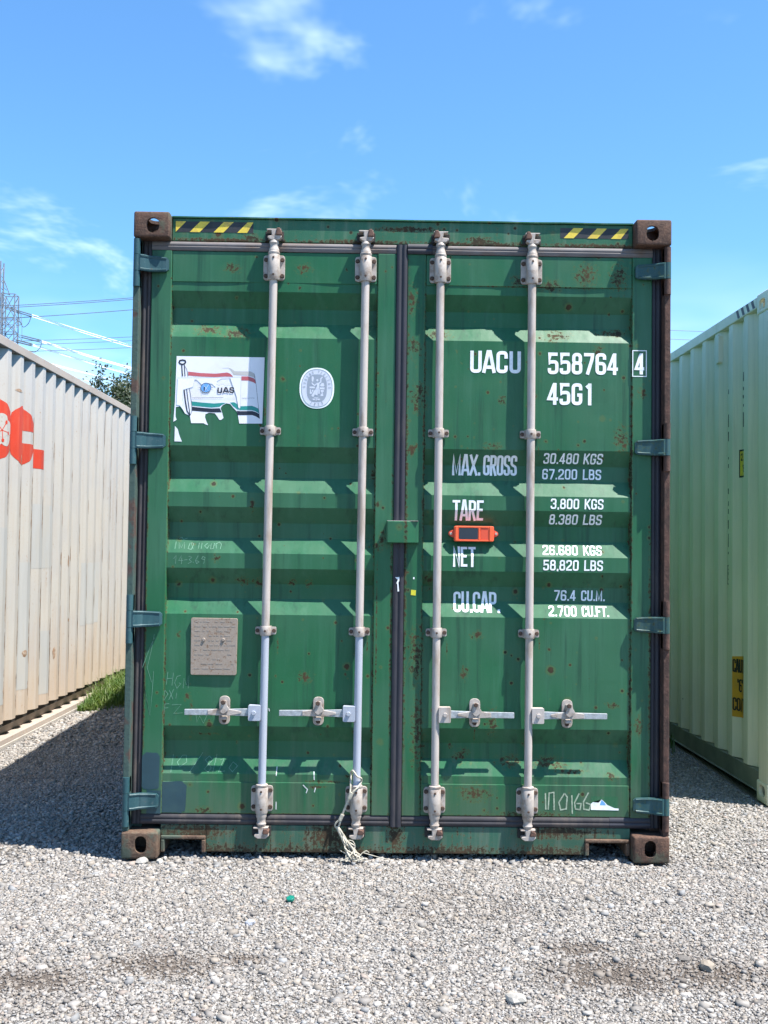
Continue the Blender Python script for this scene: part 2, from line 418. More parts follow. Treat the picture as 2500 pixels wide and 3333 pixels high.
def leafmat(name, a, b, scale):
    N = NT(name)
    col = N.mix(N.rng(N.noise(scale, 3), 0.35, 0.65), a, b)
    N.set(col, 0.55)
    tr = N.n('ShaderNodeBsdfTranslucent')
    N.put(tr.inputs[0], N.mix(1.0, col, (1.3, 1.5, 0.6, 1), 'MULTIPLY'))
    mx = N.n('ShaderNodeMixShader')
    mx.inputs[0].default_value = 0.28
    N.put(mx.inputs[1], N.b.outputs[0])
    N.put(mx.inputs[2], tr.outputs[0])
    N.put(N.t.nodes['Material Output'].inputs[0], mx.outputs[0])
    return N.m


MAT['leaf'] = leafmat('tree_leaves', (0.020, 0.036, 0.016), (0.040, 0.060, 0.024), 1.2)
MAT['grass'] = leafmat('grass_blades', (0.055, 0.115, 0.02), (0.12, 0.16, 0.04), 7)
MAT['weed'] = leafmat('weed_blades', (0.05, 0.10, 0.03), (0.08, 0.13, 0.04), 4)


DIRT = [(-0.80, -1.25, 0.22), (-1.18, -1.40, 0.22), (0.70, -1.28, 0.30), (1.02, -1.27, 0.24), (-0.55, -1.18, 0.10), (0.62, -1.05, 0.14)]


def gravel_ground():
    N = NT('gravel_bed')
    v = N.n('ShaderNodeTexVoronoi')
    v.inputs['Scale'].default_value = 150
    N.put(v.inputs['Vector'], N.co)
    s = N.n('ShaderNodeSeparateColor')
    N.put(s.inputs[0], v.outputs['Color'])
    big = N.noise(1.3, 5, 0.6)
    n = N.noise(200, 4, 0.6)
    c = N.mix(s.outputs[0], (0.11, 0.10, 0.09), (0.29, 0.275, 0.26))
    c = N.mix(N.rng(v.outputs['Distance'], 0.45, 0.8), c, (0.10, 0.09, 0.075))
    c = N.mix(N.math('MULTIPLY', N.rng(big, 0.5, 0.72), 0.55), c, (0.11, 0.085, 0.06))
    soil = None
    for (dx, dy, dr) in DIRT:
        sb = N.n('ShaderNodeVectorMath', operation='SUBTRACT')
        N.put(sb.inputs[0], N.co)
        sb.inputs[1].default_value = (dx, dy, 0)
        ml = N.n('ShaderNodeVectorMath', operation='MULTIPLY')
        N.put(ml.inputs[0], sb.outputs[0])
        ml.inputs[1].default_value = (1 / dr, 1.6 / dr, 0)
        ln = N.n('ShaderNodeVectorMath', operation='LENGTH')
        N.put(ln.inputs[0], ml.outputs[0])
        w_ = N.math('SUBTRACT', 1.3, ln.outputs['Value'], clamp=True)
        soil = w_ if soil is None else N.math('MAXIMUM', soil, w_)
    c = N.mix(N.rng(soil, 0.1, 0.7, 0.0, 0.75), c, (0.085, 0.062, 0.045))
    h = N.math('ADD', N.math('SUBTRACT', 1.0, v.outputs['Distance']), N.math('MULTIPLY', n, 0.3))
    N.bump(h, 0.9, 0.012)
    return N.set(c, 0.92)


MAT['ground'] = gravel_ground()


def stone_mat():
    N = NT('gravel_stones')
    a = N.n('ShaderNodeAttribute', attribute_name='Col')
    n = N.noise(160, 2, 0.6)
    c = N.mix(N.rng(n, 0.3, 0.7, 0.0, 0.45), a.outputs['Color'], (0.20, 0.18, 0.16))
    return N.set(c, 0.85)


MAT['stone'] = stone_mat()


# ------------------------------------------------------------------ mesh helpers
class MB:
    def __init__(s):
        s.v, s.f, s.mi = [], [], []

    def add(s, vs_, fs, mi=0):
        o = len(s.v)
        s.v += [tuple(p) for p in vs_]
        s.f += [[i + o for i in f] for f in fs]
        s.mi += [mi] * len(fs)
        return s

    def box(s, x0, x1, y0, y1, z0, z1, mi=0):
        return s.add([(x, y, z) for z in (z0, z1) for y in (y0, y1) for x in (x0, x1)],
                     [(0, 2, 3, 1), (4, 5, 7, 6), (0, 1, 5, 4), (2, 6, 7, 3), (0, 4, 6, 2), (1, 3, 7, 5)], mi)

    def prism(s, poly, a0, a1, axis='y', mi=0):
        n = len(poly)

        def pt(p, a):
            return {'y': (p[0], a, p[1]), 'x': (a, p[0], p[1]), 'z': (p[0], p[1], a)}[axis]
        return s.add([pt(p, a0) for p in poly] + [pt(p, a1) for p in poly],
                     [list(range(n)), list(range(2 * n - 1, n - 1, -1))] + [(i, (i + 1) % n, n + (i + 1) % n, n + i) for i in range(n)], mi)

    def cyl(s, p0, p1, r0, r1=None, n=12, mi=0, caps=True):
        r1 = r0 if r1 is None else r1
        p0, p1 = Vector(p0), Vector(p1)
        d = (p1 - p0).normalized()
        a = d.orthogonal().normalized()
        b = d.cross(a)
        vv = []
        for p, r in ((p0, r0), (p1, r1)):
            vv += [p + r * (math.cos(t) * a + math.sin(t) * b) for t in [2 * math.pi * i / n for i in range(n)]]
        fs = [(i, (i + 1) % n, n + (i + 1) % n, n + i) for i in range(n)]
        if caps:
            fs += [list(range(n))[::-1], list(range(n, 2 * n))]
        return s.add(vv, fs, mi)

    def lathe(s, prof, x, y, n=20, mi=0):
        """prof: list of (r, z) about the vertical axis through (x, y)"""
        vv = [(x + r * math.cos(2 * math.pi * i / n), y + r * math.sin(2 * math.pi * i / n), z) for r, z in prof for i in range(n)]
        fs = [(j * n + i, j * n + (i + 1) % n, (j + 1) * n + (i + 1) % n, (j + 1) * n + i) for j in range(len(prof) - 1) for i in range(n)]
        fs += [list(range(n))[::-1], list(range((len(prof) - 1) * n, len(prof) * n))]
        return s.add(vv, fs, mi)

    def tube(s, path, r, n=6, mi=0):
        P = [Vector(p) for p in path]
        vv, fs = [], []
        up = None
        for i, p in enumerate(P):
            d = (P[min(i + 1, len(P) - 1)] - P[max(i - 1, 0)]).normalized()
            if up is None:
                up = d.orthogonal().normalized()
            up = (up - d * up.dot(d))
            up = up.normalized() if up.length > 1e-6 else d.orthogonal().normalized()
            b = d.cross(up)
            rr = r[i] if hasattr(r, '__len__') else r
            vv += [p + rr * (math.cos(2 * math.pi * k / n) * up + math.sin(2 * math.pi * k / n) * b) for k in range(n)]
        for j in range(len(P) - 1):
            fs += [(j * n + k, j * n + (k + 1) % n, (j + 1) * n + (k + 1) % n, (j + 1) * n + k) for k in range(n)]
        fs += [list(range(n))[::-1], list(range((len(P) - 1) * n, len(P) * n))]
        return s.add(vv, fs, mi)

    def bar(s, a, b, t, mi=0):
        return s.cyl(a, b, t * 0.7, n=4, mi=mi)

    def build(s, name, mats, parent=None, bevel=0.0, seg=2, smooth=None, fix=True):
        me = bpy.data.meshes.new(name)
        me.from_pydata(s.v, [], s.f)
        if not isinstance(mats, (list, tuple)):
            mats = [mats]
        for m in mats:
            me.materials.append(MAT[m] if isinstance(m, str) else m)
        if len(mats) > 1:
            me.polygons.foreach_set('material_index', s.mi)
        if fix or bevel:
            bm = bmesh.new()
            bm.from_mesh(me)
            if fix:
                bmesh.ops.recalc_face_normals(bm, faces=bm.faces)
            if bevel:
                ed = [e for e in bm.edges if len(e.link_faces) == 2 and e.calc_face_angle(0) > 0.5]
                bmesh.ops.bevel(bm, geom=ed, offset=bevel, segments=seg, affect='EDGES', profile=0.5, clamp_overlap=True)
            bm.to_mesh(me)
            bm.free()
        if smooth:
            me.shade_smooth()
            me.set_sharp_from_angle(angle=math.radians(smooth))
        o = bpy.data.objects.new(name, me)
        COL.objects.link(o)
        if parent:
            o.parent = parent
        return o


def empty(name, loc=(0, 0, 0), rz=0.0, label=None, cat=None, group=None, parent=None):
    o = bpy.data.objects.new(name, None)
    COL.objects.link(o)
    o.empty_display_size = 0.1
    o.location = loc
    o.rotation_euler = (0, 0, rz)
    if parent:
        o.parent = parent
    return tag(o, label, cat, group)


def tag(o, label=None, cat=None, group=None, kind=None):
    if label:
        o['label'] = label
    if cat:
        o['category'] = cat
    if group:
        o['group'] = group
    if kind:
        o['kind'] = kind
    return o


# ------------------------------------------------------------------ flat drawing helpers (paint, print, stickers)
def rounded(pts, r, closed=False, seg=5):
    out = []
    n = len(pts)
    for i, p in enumerate(pts):
        rr = p[2] if len(p) > 2 else r
        P = Vector(p[:2])
        if (not closed and i in (0, n - 1)) or rr <= 0:
            out.append(P)
            continue
        A, B = Vector(pts[(i - 1) % n][:2]), Vector(pts[(i + 1) % n][:2])
        da, db = (A - P), (B - P)
        k = min(rr, da.length * 0.5, db.length * 0.5)
        a, b = P + da.normalized() * k, P + db.normalized() * k
        for j in range(seg + 1):
            t = j / seg
            out.append((1 - t) ** 2 * a + 2 * t * (1 - t) * P + t * t * b)
    return out


def stroke(pts, w, closed=False):
    """thick polyline -> list of quads (2-D), mitred"""
    P = [Vector(p[:2]) for p in pts]
    Q = [P[0]]
    for p in P[1:]:
        if (p - Q[-1]).length > 1e-7:
            Q.append(p)
    P = Q
    if closed and (P[0] - P[-1]).length < 1e-7:
        P.pop()
    n = len(P)
    L, R = [], []
    for i in range(n):
        if closed:
            a, b = P[(i - 1) % n], P[(i + 1) % n]
        else:
            a, b = P[max(i - 1, 0)], P[min(i + 1, n - 1)]
        d0 = (P[i] - a) if (closed or i > 0) else (b - P[i])
        d1 = (b - P[i]) if (closed or i < n - 1) else (P[i] - a)
        d0, d1 = d0.normalized(), d1.normalized()
        n0, n1_ = Vector((-d0.y, d0.x)), Vector((-d1.y, d1.x))
        m = (n0 + n1_)
        if m.length < 1e-6:
            m = n0
        m.normalize()
        k = w / 2 / max(0.72, m.dot(n0))
        L.append(P[i] + m * k)
        R.append(P[i] - m * k)
    rngi = range(n if closed else n - 1)
    return [[L[i], L[(i + 1) % n], R[(i + 1) % n], R[i]] for i in rngi]


def glyph_table():
    a, b, lo, hi, m, r = 0.075, 0.365, 0.075, 0.925, 0.22, 0.15
    T = {}
    O = [([(a, lo), (b, lo), (b, hi), (a, hi)], True)]
    T['O'] = T['0'] = O
    T['U'] = [([(a, 1), (a, lo), (b, lo), (b, 1)], False)]
    T['C'] = [([(b, .66), (b, hi), (a, hi), (a, lo), (b, lo), (b, .34)], False)]
    T['G'] = [([(b, .68), (b, hi), (a, hi), (a, lo), (b, lo), (b, .46, 0), (m + .01, .46)], False)]
    T['S'] = [([(b, .70), (b, hi), (a, hi), (a, .54), (b, .46), (b, lo), (a, lo), (a, .30)], False)]
    T['5'] = [([(b + .03, hi), (a + .01, hi, 0), (a, .52, 0), (a + .02, .56), (b, .58), (b, lo), (a, lo), (a, .28)], False)]
    T['8'] = [([(a + .015, .52), (b - .015, .52), (b - .015, hi), (a + .015, hi)], True), ([(a, lo), (b, lo), (b, .53), (a, .53)], True)]
    T['7'] = [([(a - .05, hi), (b, hi, 0), (b - .02, .72, .2), (m - .06, 0)], False)]
    T['6'] = [([(b, .70), (b, hi), (a, hi), (a, lo), (b, lo), (b, .52), (a, .52)], False)]
    T['4'] = [([(b - .07, 0), (b - .07, 1)], False), ([(b - .09, .94), (a - .02, .27, 0), (b + .06, .27)], False)]
    T['3'] = [([(a, .72), (a, hi), (b, hi), (b, .52), (m - .04, .52)], False), ([(m - .02, .515), (b, .515), (b, lo), (a, lo), (a, .30)], False)]
    T['2'] = [([(a, .70), (a, hi), (b, hi), (b, .58), (a, .2), (a, lo, 0), (b + .06, lo)], False)]
    T['1'] = [([(m + .03, 0), (m + .03, 1)], False), ([(m + .03, .93), (m - .10, .80)], False)]
    T['A'] = [([(0.03, 0), (m - .035, .96, 0), (m + .035, .96, 0), (.41, 0)], False), ([(.12, .26), (.32, .26)], False)]
    T['M'] = [([(a, 0), (a, .96, 0), (.26, .12, 0), (.445, .96, 0), (.445, 0)], False)]
    T['X'] = [([(.03, 0), (.41, 1)], False), ([(.03, 1), (.41, 0)], False)]
    T['R'] = [([(a, 0), (a, hi, 0), (b, hi), (b, .50), (a, .50)], False), ([(.22, .48), (b + .03, 0)], False)]
    T['P'] = [([(a, 0), (a, hi, 0), (b, hi), (b, .45), (a, .45)], False)]
    T['B'] = [([(a, lo, 0), (a, hi, 0), (b - .02, hi), (b - .02, .52), (a, .52)], False), ([(a, .515), (b, .515), (b, lo), (a, lo)], False)]
    T['T'] = [([(m, 0), (m, .93)], False), ([(0.0, hi), (.44, hi)], False)]
    T['E'] = [([(b + .03, hi), (a, hi, 0), (a, lo, 0), (b + .03, lo)], False), ([(a, .52), (b - .02, .52)], False)]
    T['F'] = [([(b + .03, hi), (a, hi, 0), (a, 0)], False), ([(a, .50), (b - .02, .50)], False)]
    T['L'] = [([(a, 1), (a, lo, 0), (b + .03, lo)], False)]
    T['N'] = [([(a, 0), (a, .97, 0), (b, .03, 0), (b, 1)], False)]
    T['K'] = [([(a, 0), (a, 1)], False), ([(b + .03, 1), (a + .02, .42)], False), ([(.17, .56), (b + .04, 0)], False)]
    T['I'] = [([(m - .1, 0), (m - .1, 1)], False)]
    T['V'] = [([(.02, 1), (m, .02, 0), (.42, 1)], False)]
    T['.'] = [([(.085, 0), (.085, .16)], False)]
    T[','] = [([(.085, -.06), (.095, .15)], False)]
    T["'"] = [([(.08, .70), (.08, 1)], False)]
    T['"'] = [([(.08, .70), (.08, 1)], False), ([(.22, .70), (.22, 1)], False)]
    T['-'] = [([(.05, .45), (.30, .45)], False)]
    return T, r


GLY, GR = glyph_table()
ADV = {'M': .56, '.': .19, ',': .19, ' ': .30, '1': .40, 'I': .26, "'": .18, '"': .30, 'L': .42, 'T': .46, 'F': .43}


def text_polys(txt, x0, z0, width, height, sw=0.15, slant=0.0):
    """condensed block lettering fitted into a box: quads in (u, v)"""
    adv = [ADV.get(c, .47) for c in txt]
    tot = sum(adv) - 0.04
    sx = width / tot
    out = []
    x = 0
    for c, a in zip(txt, adv):
        for k, (pts, cl) in enumerate(GLY.get(c, [])):
            # work in isotropic units so that stroke weight stays even
            q = [(p[0] * sx / height, p[1]) + ((p[2],) if len(p) > 2 else ()) for p in pts]
            for quad in stroke(rounded(q, GR, cl), sw, cl):
                out.append(([(x0 + x * sx + (u[0] + slant * u[1]) * height, z0 + u[1] * height) for u in quad], 0.0002 * k))
        x += a
    return out


def decal(name, polys, mat, parent, fmap, breaks_v=(), breaks_u=(), off=0.0012, bias=0.0):
    if fmap is globals().get('on_door'):
        breaks_v = list(breaks_v) + [0.2 + 0.041 * i for i in range(60)]
        breaks_u = list(breaks_u) + [-1.06 + 0.0363 * i for i in range(60)]
    """polys: list of ([(u,v)..], extra) ; fmap(u,v,off)->xyz ; cut at profile breaks so that paint follows the folds"""
    bm = bmesh.new()
    lay = bm.verts.layers.float.new('o')
    for poly, ex in polys:
        vv = []
        for p in poly:
            v = bm.verts.new((p[0], p[1], 0))
            v[lay] = ex
            vv.append(v)
        try:
            bm.faces.new(vv)
        except ValueError:
            pass
    bmesh.ops.triangulate(bm, faces=bm.faces[:])
    for axis, br in ((1, breaks_v), (0, breaks_u)):
        if not bm.verts:
            break
        lo, hi = min(v.co[axis] for v in bm.verts), max(v.co[axis] for v in bm.verts)
        for b in br:
            if lo < b < hi:
                no = (0, 1, 0) if axis else (1, 0, 0)
                co = (0, b, 0) if axis else (b, 0, 0)
                bmesh.ops.bisect_plane(bm, geom=bm.verts[:] + bm.edges[:] + bm.faces[:], plane_co=co, plane_no=no, dist=1e-6)
    for v in bm.verts:
        v.co = fmap(v.co.x, v.co.y, off + bias + v[lay])
    me = bpy.data.meshes.new(name)
    bmesh.ops.recalc_face_normals(bm, faces=bm.faces)
    bm.to_mesh(me)
    bm.free()
    me.materials.append(MAT[mat])
    o = bpy.data.objects.new(name, me)
    COL.objects.link(o)
    o.parent = parent
    return o


def P(*pts, ex=0.0):
    return (list(pts), ex)


# ------------------------------------------------------------------ ground
def gh(x, y):
    """height of the gravel bed; it dips a little towards the cream container"""
    t = min(1.0, max(0.0, (-1.45 - x) / 0.9))
    t = t * t * (3 - 2 * t)
    near = 1.0 if abs(x) < 14 and -8 < y < 16 else 0.0
    w = 0.006 * (math.sin(x * 2.1 + y * 1.3) + math.sin(x * 0.9 - y * 2.4)) * near
    dx_ = max(abs(x) - 1.3, 0.0)
    dy_ = max(-0.1 - y, 0.0)
    under = min(1.0, math.hypot(dx_, dy_) / 0.6)
    return -0.012 - 0.028 * t + w * under


xs_ = [-2500, -600, -150, -60, -30, -16] + list(np.arange(-10, 10.01, 0.25)) + [16, 30, 60, 150, 600, 2500]
ys_ = [-2500, -600, -150, -60, -30, -16, -10] + list(np.arange(-7, 14.01, 0.25)) + [18, 30, 60, 150, 600, 2500]
gv = [(x, y, gh(x, y)) for y in ys_ for x in xs_]
nx = len(xs_)
gf = [(j * nx + i, j * nx + i + 1, (j + 1) * nx + i + 1, (j + 1) * nx + i) for j in range(len(ys_) - 1) for i in range(nx - 1)]
mb = MB()
mb.add(gv, gf)
tag(mb.build('ground', 'ground', fix=False), kind='structure')



def chip():
    v = np.array([(x, y, z) for z in (-1, 1) for y in (-1, 1) for x in (-1, 1)], float) * 0.66
    q = [(0, 2, 3, 1), (4, 5, 7, 6), (0, 1, 5, 4), (2, 6, 7, 3), (0, 4, 6, 2), (1, 3, 7, 5)]
    f = np.array([t for a, b, c, d in q for t in ((a, b, c), (a, c, d))])
    return v, f


def stones(name, X, Y, rad, tint=None):
    n = len(X)
    v0, f0 = chip()
    Vv = np.repeat(v0[None], n, 0)
    Vv = Vv * (1 + rng.uniform(-0.36, 0.36, (n, 8, 3)))
    sc = np.stack([rng.uniform(0.9, 1.45, n), rng.uniform(0.7, 1.05, n), rng.uniform(0.5, 0.85, n)], -1)
    Vv = Vv * sc[:, None, :]
    # random tilt then spin
    tl = rng.normal(0, 0.7, n)
    az = rng.uniform(0, 2 * np.pi, n)
    c, s = np.cos(tl), np.sin(tl)
    y, z = Vv[:, :, 1].copy(), Vv[:, :, 2].copy()
    Vv[:, :, 1] = y * c[:, None] - z * s[:, None]
    Vv[:, :, 2] = y * s[:, None] + z * c[:, None]
    c, s = np.cos(az), np.sin(az)
    x, y = Vv[:, :, 0].copy(), Vv[:, :, 1].copy()
    Vv[:, :, 0] = x * c[:, None] - y * s[:, None]
    Vv[:, :, 1] = x * s[:, None] + y * c[:, None]
    Vv *= rad[:, None, None]
    H = np.array([gh(a, b) for a, b in zip(X, Y)])
    Vv[:, :, 0] += X[:, None]
    Vv[:, :, 1] += Y[:, None]
    Vv[:, :, 2] += (H + 0.0012 + rad * rng.uniform(-0.25, 0.35, n))[:, None]
    F = (f0[None] + (np.arange(n) * 8)[:, None, None]).reshape(-1, 3)
    me = bpy.data.meshes.new(name)
    me.vertices.add(n * 8)
    me.vertices.foreach_set('co', Vv.astype(np.float32).ravel())
    me.loops.add(len(F) * 3)
    me.loops.foreach_set('vertex_index', F.astype(np.int32).ravel())
    me.polygons.add(len(F))
    me.polygons.foreach_set('loop_start', (np.arange(len(F)) * 3).astype(np.int32))
    me.update()
    pal = np.array([(.42, .40, .375), (.52, .50, .475), (.60, .585, .56), (.33, .315, .30), (.46, .415, .36), (.40, .42, .44), (.22, .21, .205), (.56, .49, .41), (.47, .395, .35), (.68, .665, .64)])
    pr = np.array([.2, .2, .14, .13, .10, .09, .05, .035, .03, .025])
    ci = rng.choice(len(pal), n, p=pr / pr.sum())
    col = pal[ci] * rng.uniform(0.68, 1.22, (n, 1)) * np.array([0.565, 0.55, 0.535])
    if tint is not None:
        col = col * (1 - tint[:, None]) + np.array([.115, .088, .066]) * tint[:, None]
    ca = me.color_attributes.new('Col', 'FLOAT_COLOR', 'POINT')
    cc = np.ones((n * 8, 4), np.float32)
    cc[:, :3] = np.repeat(col, 8, 0)
    ca.data.foreach_set('color', cc.ravel())
    me.materials.append(MAT['stone'])
    o = bpy.data.objects.new(name, me)
    COL.objects.link(o)
    return o


def scatter(x0, x1, y0, y1, dens, rmean, big=1.0):
    n = int((x1 - x0) * (y1 - y0) * dens)
    X, Y = rng.uniform(x0, x1, n), rng.uniform(y0, y1, n)
    r = np.clip(rng.lognormal(math.log(rmean), 0.33, n), 0.0022, 0.019) * big
    return X, Y, r


sets = [scatter(-1.7, 1.7, -1.95, -0.04, 17500, 0.0045), scatter(-2.6, -1.7, -1.4, 0.5, 3200, 0.0075), scatter(1.7, 2.6, -1.4, 0.5, 3200, 0.0075),
        scatter(-1.7, -1.27, -0.04, 3.0, 8000, 0.0062), scatter(-2.66, -1.7, 0.5, 3.0, 8000, 0.0062), scatter(-2.66, -1.27, 3.0, 7.5, 2200, 0.0112),
        scatter(1.25, 1.7, -0.04, 3.2, 8500, 0.0060), scatter(1.7, 2.07, 0.5, 3.2, 7500, 0.0064), scatter(-1.27, 1.25, -0.04, 0.55, 5000, 0.0078),
        scatter(-1.7, 1.7, -1.9, -0.05, 300, 0.0100), scatter(-1.7, 1.7, -1.9, -0.05, 40, 0.0150), scatter(-1.4, 1.0, -0.09, -0.01, 420, 0.0135)]
SX = np.concatenate([s[0] for s in sets])
SY = np.concatenate([s[1] for s in sets])
SR = np.concatenate([s[2] for s in sets])
tint_ = np.zeros(len(SX))
for (dx, dy, dr) in DIRT:
    d = np.sqrt((SX - dx) ** 2 + ((SY - dy) * 1.6) ** 2) / dr
    tint_ = np.maximum(tint_, np.clip(1.15 - d, 0, 1))
patch = np.array([mnoise.noise((x * 2.3, y * 2.3, 3.0)) for x, y in zip(SX, SY)])
tint_ = np.maximum(tint_, np.clip((patch - 0.15) * 0.9, 0, 0.30))
keep = rng.uniform(0, 1, len(SX)) > np.clip(tint_, 0, 1) * 0.7
# keep stones out of the corner castings
cast = ((np.abs(np.abs(SX) - 1.137) < 0.082) & (SY > -0.004) & (SY < 0.185))
keep &= ~cast
gravel = stones('gravel', SX[keep], SY[keep], SR[keep], tint_[keep] * 0.95 * rng.uniform(0.5, 1.0, keep.sum()))
tag(gravel, 'loose grey crushed gravel covering the yard', 'gravel', kind='stuff')


# ------------------------------------------------------------------ the green container
GC = empty('shipping_container', (0, 0, 0), 0, 'rusty dark green high shipping container with its closed doors facing the camera', 'container')
LEN = 12.192

# panel section (z, depth y)
YF, YM, YP, YB = 0.060, 0.064, 0.068, 0.107      # frame face, top and bottom member, panel crest, panel valley
PROF = [(0.325, YP), (0.365, YP), (0.437, YB), (0.507, YB), (0.579, YP), (1.081, YP), (1.152, YB), (1.218, YB), (1.289, YP), (1.357, YP), (1.428, YB), (1.496, YB),
        (1.567, YP), (1.633, YP), (1.704, YB), (1.773, YB), (1.844, YP), (2.341, YP), (2.412, YB), (2.480, YB), (2.552, YP), (2.600, YP)]
PZ = [p[0] for p in PROF]


def prof(z):
    if z <= PROF[0][0]:
        return PROF[0][1]
    for (a, ya), (b, yb) in zip(PROF, PROF[1:]):
        if a <= z <= b:
            return ya + (yb - ya) * (z - a) / (b - a)
    return PROF[-1][1]


def dent(x, z):
    e = min(abs(x + 1.053), abs(x + 0.114), abs(x - 0.107), abs(x - 1.054), 0.12) / 0.12
    return 0.0042 * e * (mnoise.noise((x * 3.1, z * 2.2, 4.0)) + 0.5 * mnoise.noise((x * 7.0, z * 6.0, 9.0)))


def on_door(x, z, off):
    if z < 0.330 or z > 2.592:
        y = YM
    elif -1.053 < x < -0.114 or 0.107 < x < 1.054:
        y = prof(z) + dent(x, z)
    else:
        y = YF
    return (x, y - off, z)


def on_face(y):
    return lambda x, z, off: (x, y - off, z)


def panel(x0, x1, mat, name, parent):
    zs = []
    for a, b in zip(PZ, PZ[1:]):
        k = max(1, int((b - a) / 0.055))
        zs += [a + (b - a) * i / k for i in range(k)]
    zs.append(PZ[-1])
    xs = [x0 + (x1 - x0) * i / 26 for i in range(27)]
    vv = [(x, prof(z) + dent(x, z), z) for z in zs for x in xs]
    n = len(xs)
    ff = [(j * n + i, j * n + i + 1, (j + 1) * n + i + 1, (j + 1) * n + i) for j in range(len(zs) - 1) for i in range(n - 1)]
    m = MB()
    m.add(vv, ff)
    o = m.build(name, mat, parent, fix=False)
    sm = o.modifiers.new('thickness', 'SOLIDIFY')
    sm.thickness = 0.003
    sm.offset = -1
    return o


def door(side):
    if side < 0:
        fx0, px0, px1, fx1, mat = -1.145, -1.053, -0.114, -0.028, 'green_left'
        lab = 'left door leaf with a torn flag sticker'
    else:
        fx0, px0, px1, fx1, mat = 0.022, 0.107, 1.054, 1.145, 'green_right'
        lab = 'right door leaf with white weight lettering'
    d = panel(px0, px1, mat, 'door', GC)
    d['label'] = lab
    for a, b in ((fx0, px0), (px1, fx1)):
        m = MB()
        m.box(a, b, YF, 0.112, 0.186, 2.736)
        m.build('stile', mat, d, bevel=0.004)
    m = MB()
    m.box(px0 + 0.001, px1 - 0.001, YM, 0.110, 2.592, 2.734)
    m.build('top_rail', mat, d, bevel=0.003)
    m = MB()
    m.box(px0 + 0.001, px1 - 0.001, YM, 0.110, 0.188, 0.330)
    m.build('bottom_rail', mat, d, bevel=0.003)

    def gasket_strip(x0, x1, y0, z0, z1, vertical, mat_='gasket'):
        # rubber seal: ridged section
        m_ = MB()
        if vertical:
            w = x1 - x0
            pr = [(x0, 0.10), (x0, y0 + 0.006), (x0 + .2 * w, y0), (x0 + .38 * w, y0 + .001), (x0 + .45 * w, y0 + .005), (x0 + .55 * w, y0 + .005), (x0 + .62 * w, y0 + .001), (x0 + .8 * w, y0), (x1, y0 + 0.006), (x1, 0.10)]
            m_.prism(pr, z0, z1, 'z')
        else:
            w = z1 - z0
            pr = [(0.10, z0), (y0 + 0.006, z0), (y0 + .001, z0 + .18 * w), (y0, z0 + .40 * w), (y0 + .004, z0 + .5 * w), (y0 + .001, z0 + .6 * w), (y0 + .003, z0 + .82 * w), (y0 + 0.008, z1), (0.10, z1)]
            m_.prism(pr, x0, x1, 'x')
        return m_.build('gasket', mat_, d, smooth=50)
    if side < 0:
        gasket_strip(-1.1895, -1.1465, 0.066, 0.14, 2.779, True)
        gasket_strip(-1.146, -0.030, 0.0575, 2.7365, 2.777, False, 'gasket_top')
        gasket_strip(-1.146, -0.030, 0.0575, 0.141, 0.1855, False)
        gasket_strip(-0.0275, 0.0215, 0.050, 0.138, 2.776, True, 'gasket_dark')
    else:
        gasket_strip(1.1465, 1.1895, 0.066, 0.14, 2.779, True, 'gasket_dark')
        gasket_strip(0.0225, 0.135, 0.046, 2.734, 2.780, False, 'gasket_dark')
        gasket_strip(0.136, 1.146, 0.0575, 2.7365, 2.777, False, 'gasket_top')
        gasket_strip(0.024, 0.96, 0.0575, 0.141, 0.1855, False)
        gasket_strip(0.961, 1.146, 0.0570, 0.140, 0.1865, False, 'gasket_dark')
    # hinges
    for z in (2.664, 1.860, 1.058, 0.248):
        s = side
        tl = 'teal' if side < 0 else 'teal_worn'
        st = [(1.204, 0.004, 0.036), (1.186, 0.001, 0.037), (1.168, 0.010, 0.037), (1.148, 0.026, 0.036), (1.10, 0.034, 0.034), (1.075, 0.036, 0.032), (1.064, 0.040, 0.022)]
        m = MB()
        for (xa, ya, ha), (xb, yb, hb) in zip(st, st[1:]):
            t = 0.014
            m.add([(s * xa, ya, z - ha), (s * xb, yb, z - hb), (s * xb, yb, z + hb), (s * xa, ya, z + ha),
                   (s * xa, ya + t, z - ha), (s * xb, yb + t, z - hb), (s * xb, yb + t, z + hb), (s * xa, ya + t, z + ha)],
                  [(0, 1, 2, 3), (7, 6, 5, 4), (0, 4, 5, 1), (3, 2, 6, 7)] + ([(0, 3, 7, 4)] if xa == st[0][0] else []) + ([(1, 5, 6, 2)] if xb == st[-1][0] else []))
        # stiffening ribs along both edges
        for e in (-1, 1):
            pts = [(s * xa, ya + 0.003, z + e * (ha - 0.007)) for xa, ya, ha in st[1:6]]
            m.tube(pts, 0.0065, 6)
        m.cyl((s * 1.2035, 0.014, z - 0.037), (s * 1.2035, 0.014, z + 0.037), 0.0155, n=16)
        m.box(min(s * 1.08, s * 1.15), max(s * 1.08, s * 1.15), 0.047, YF, z - 0.024, z + 0.024)
        m.build('hinge', tl if side < 0 else ('teal_worn'), d, smooth=35)
    return d


DL = door(-1)
DR = door(1)

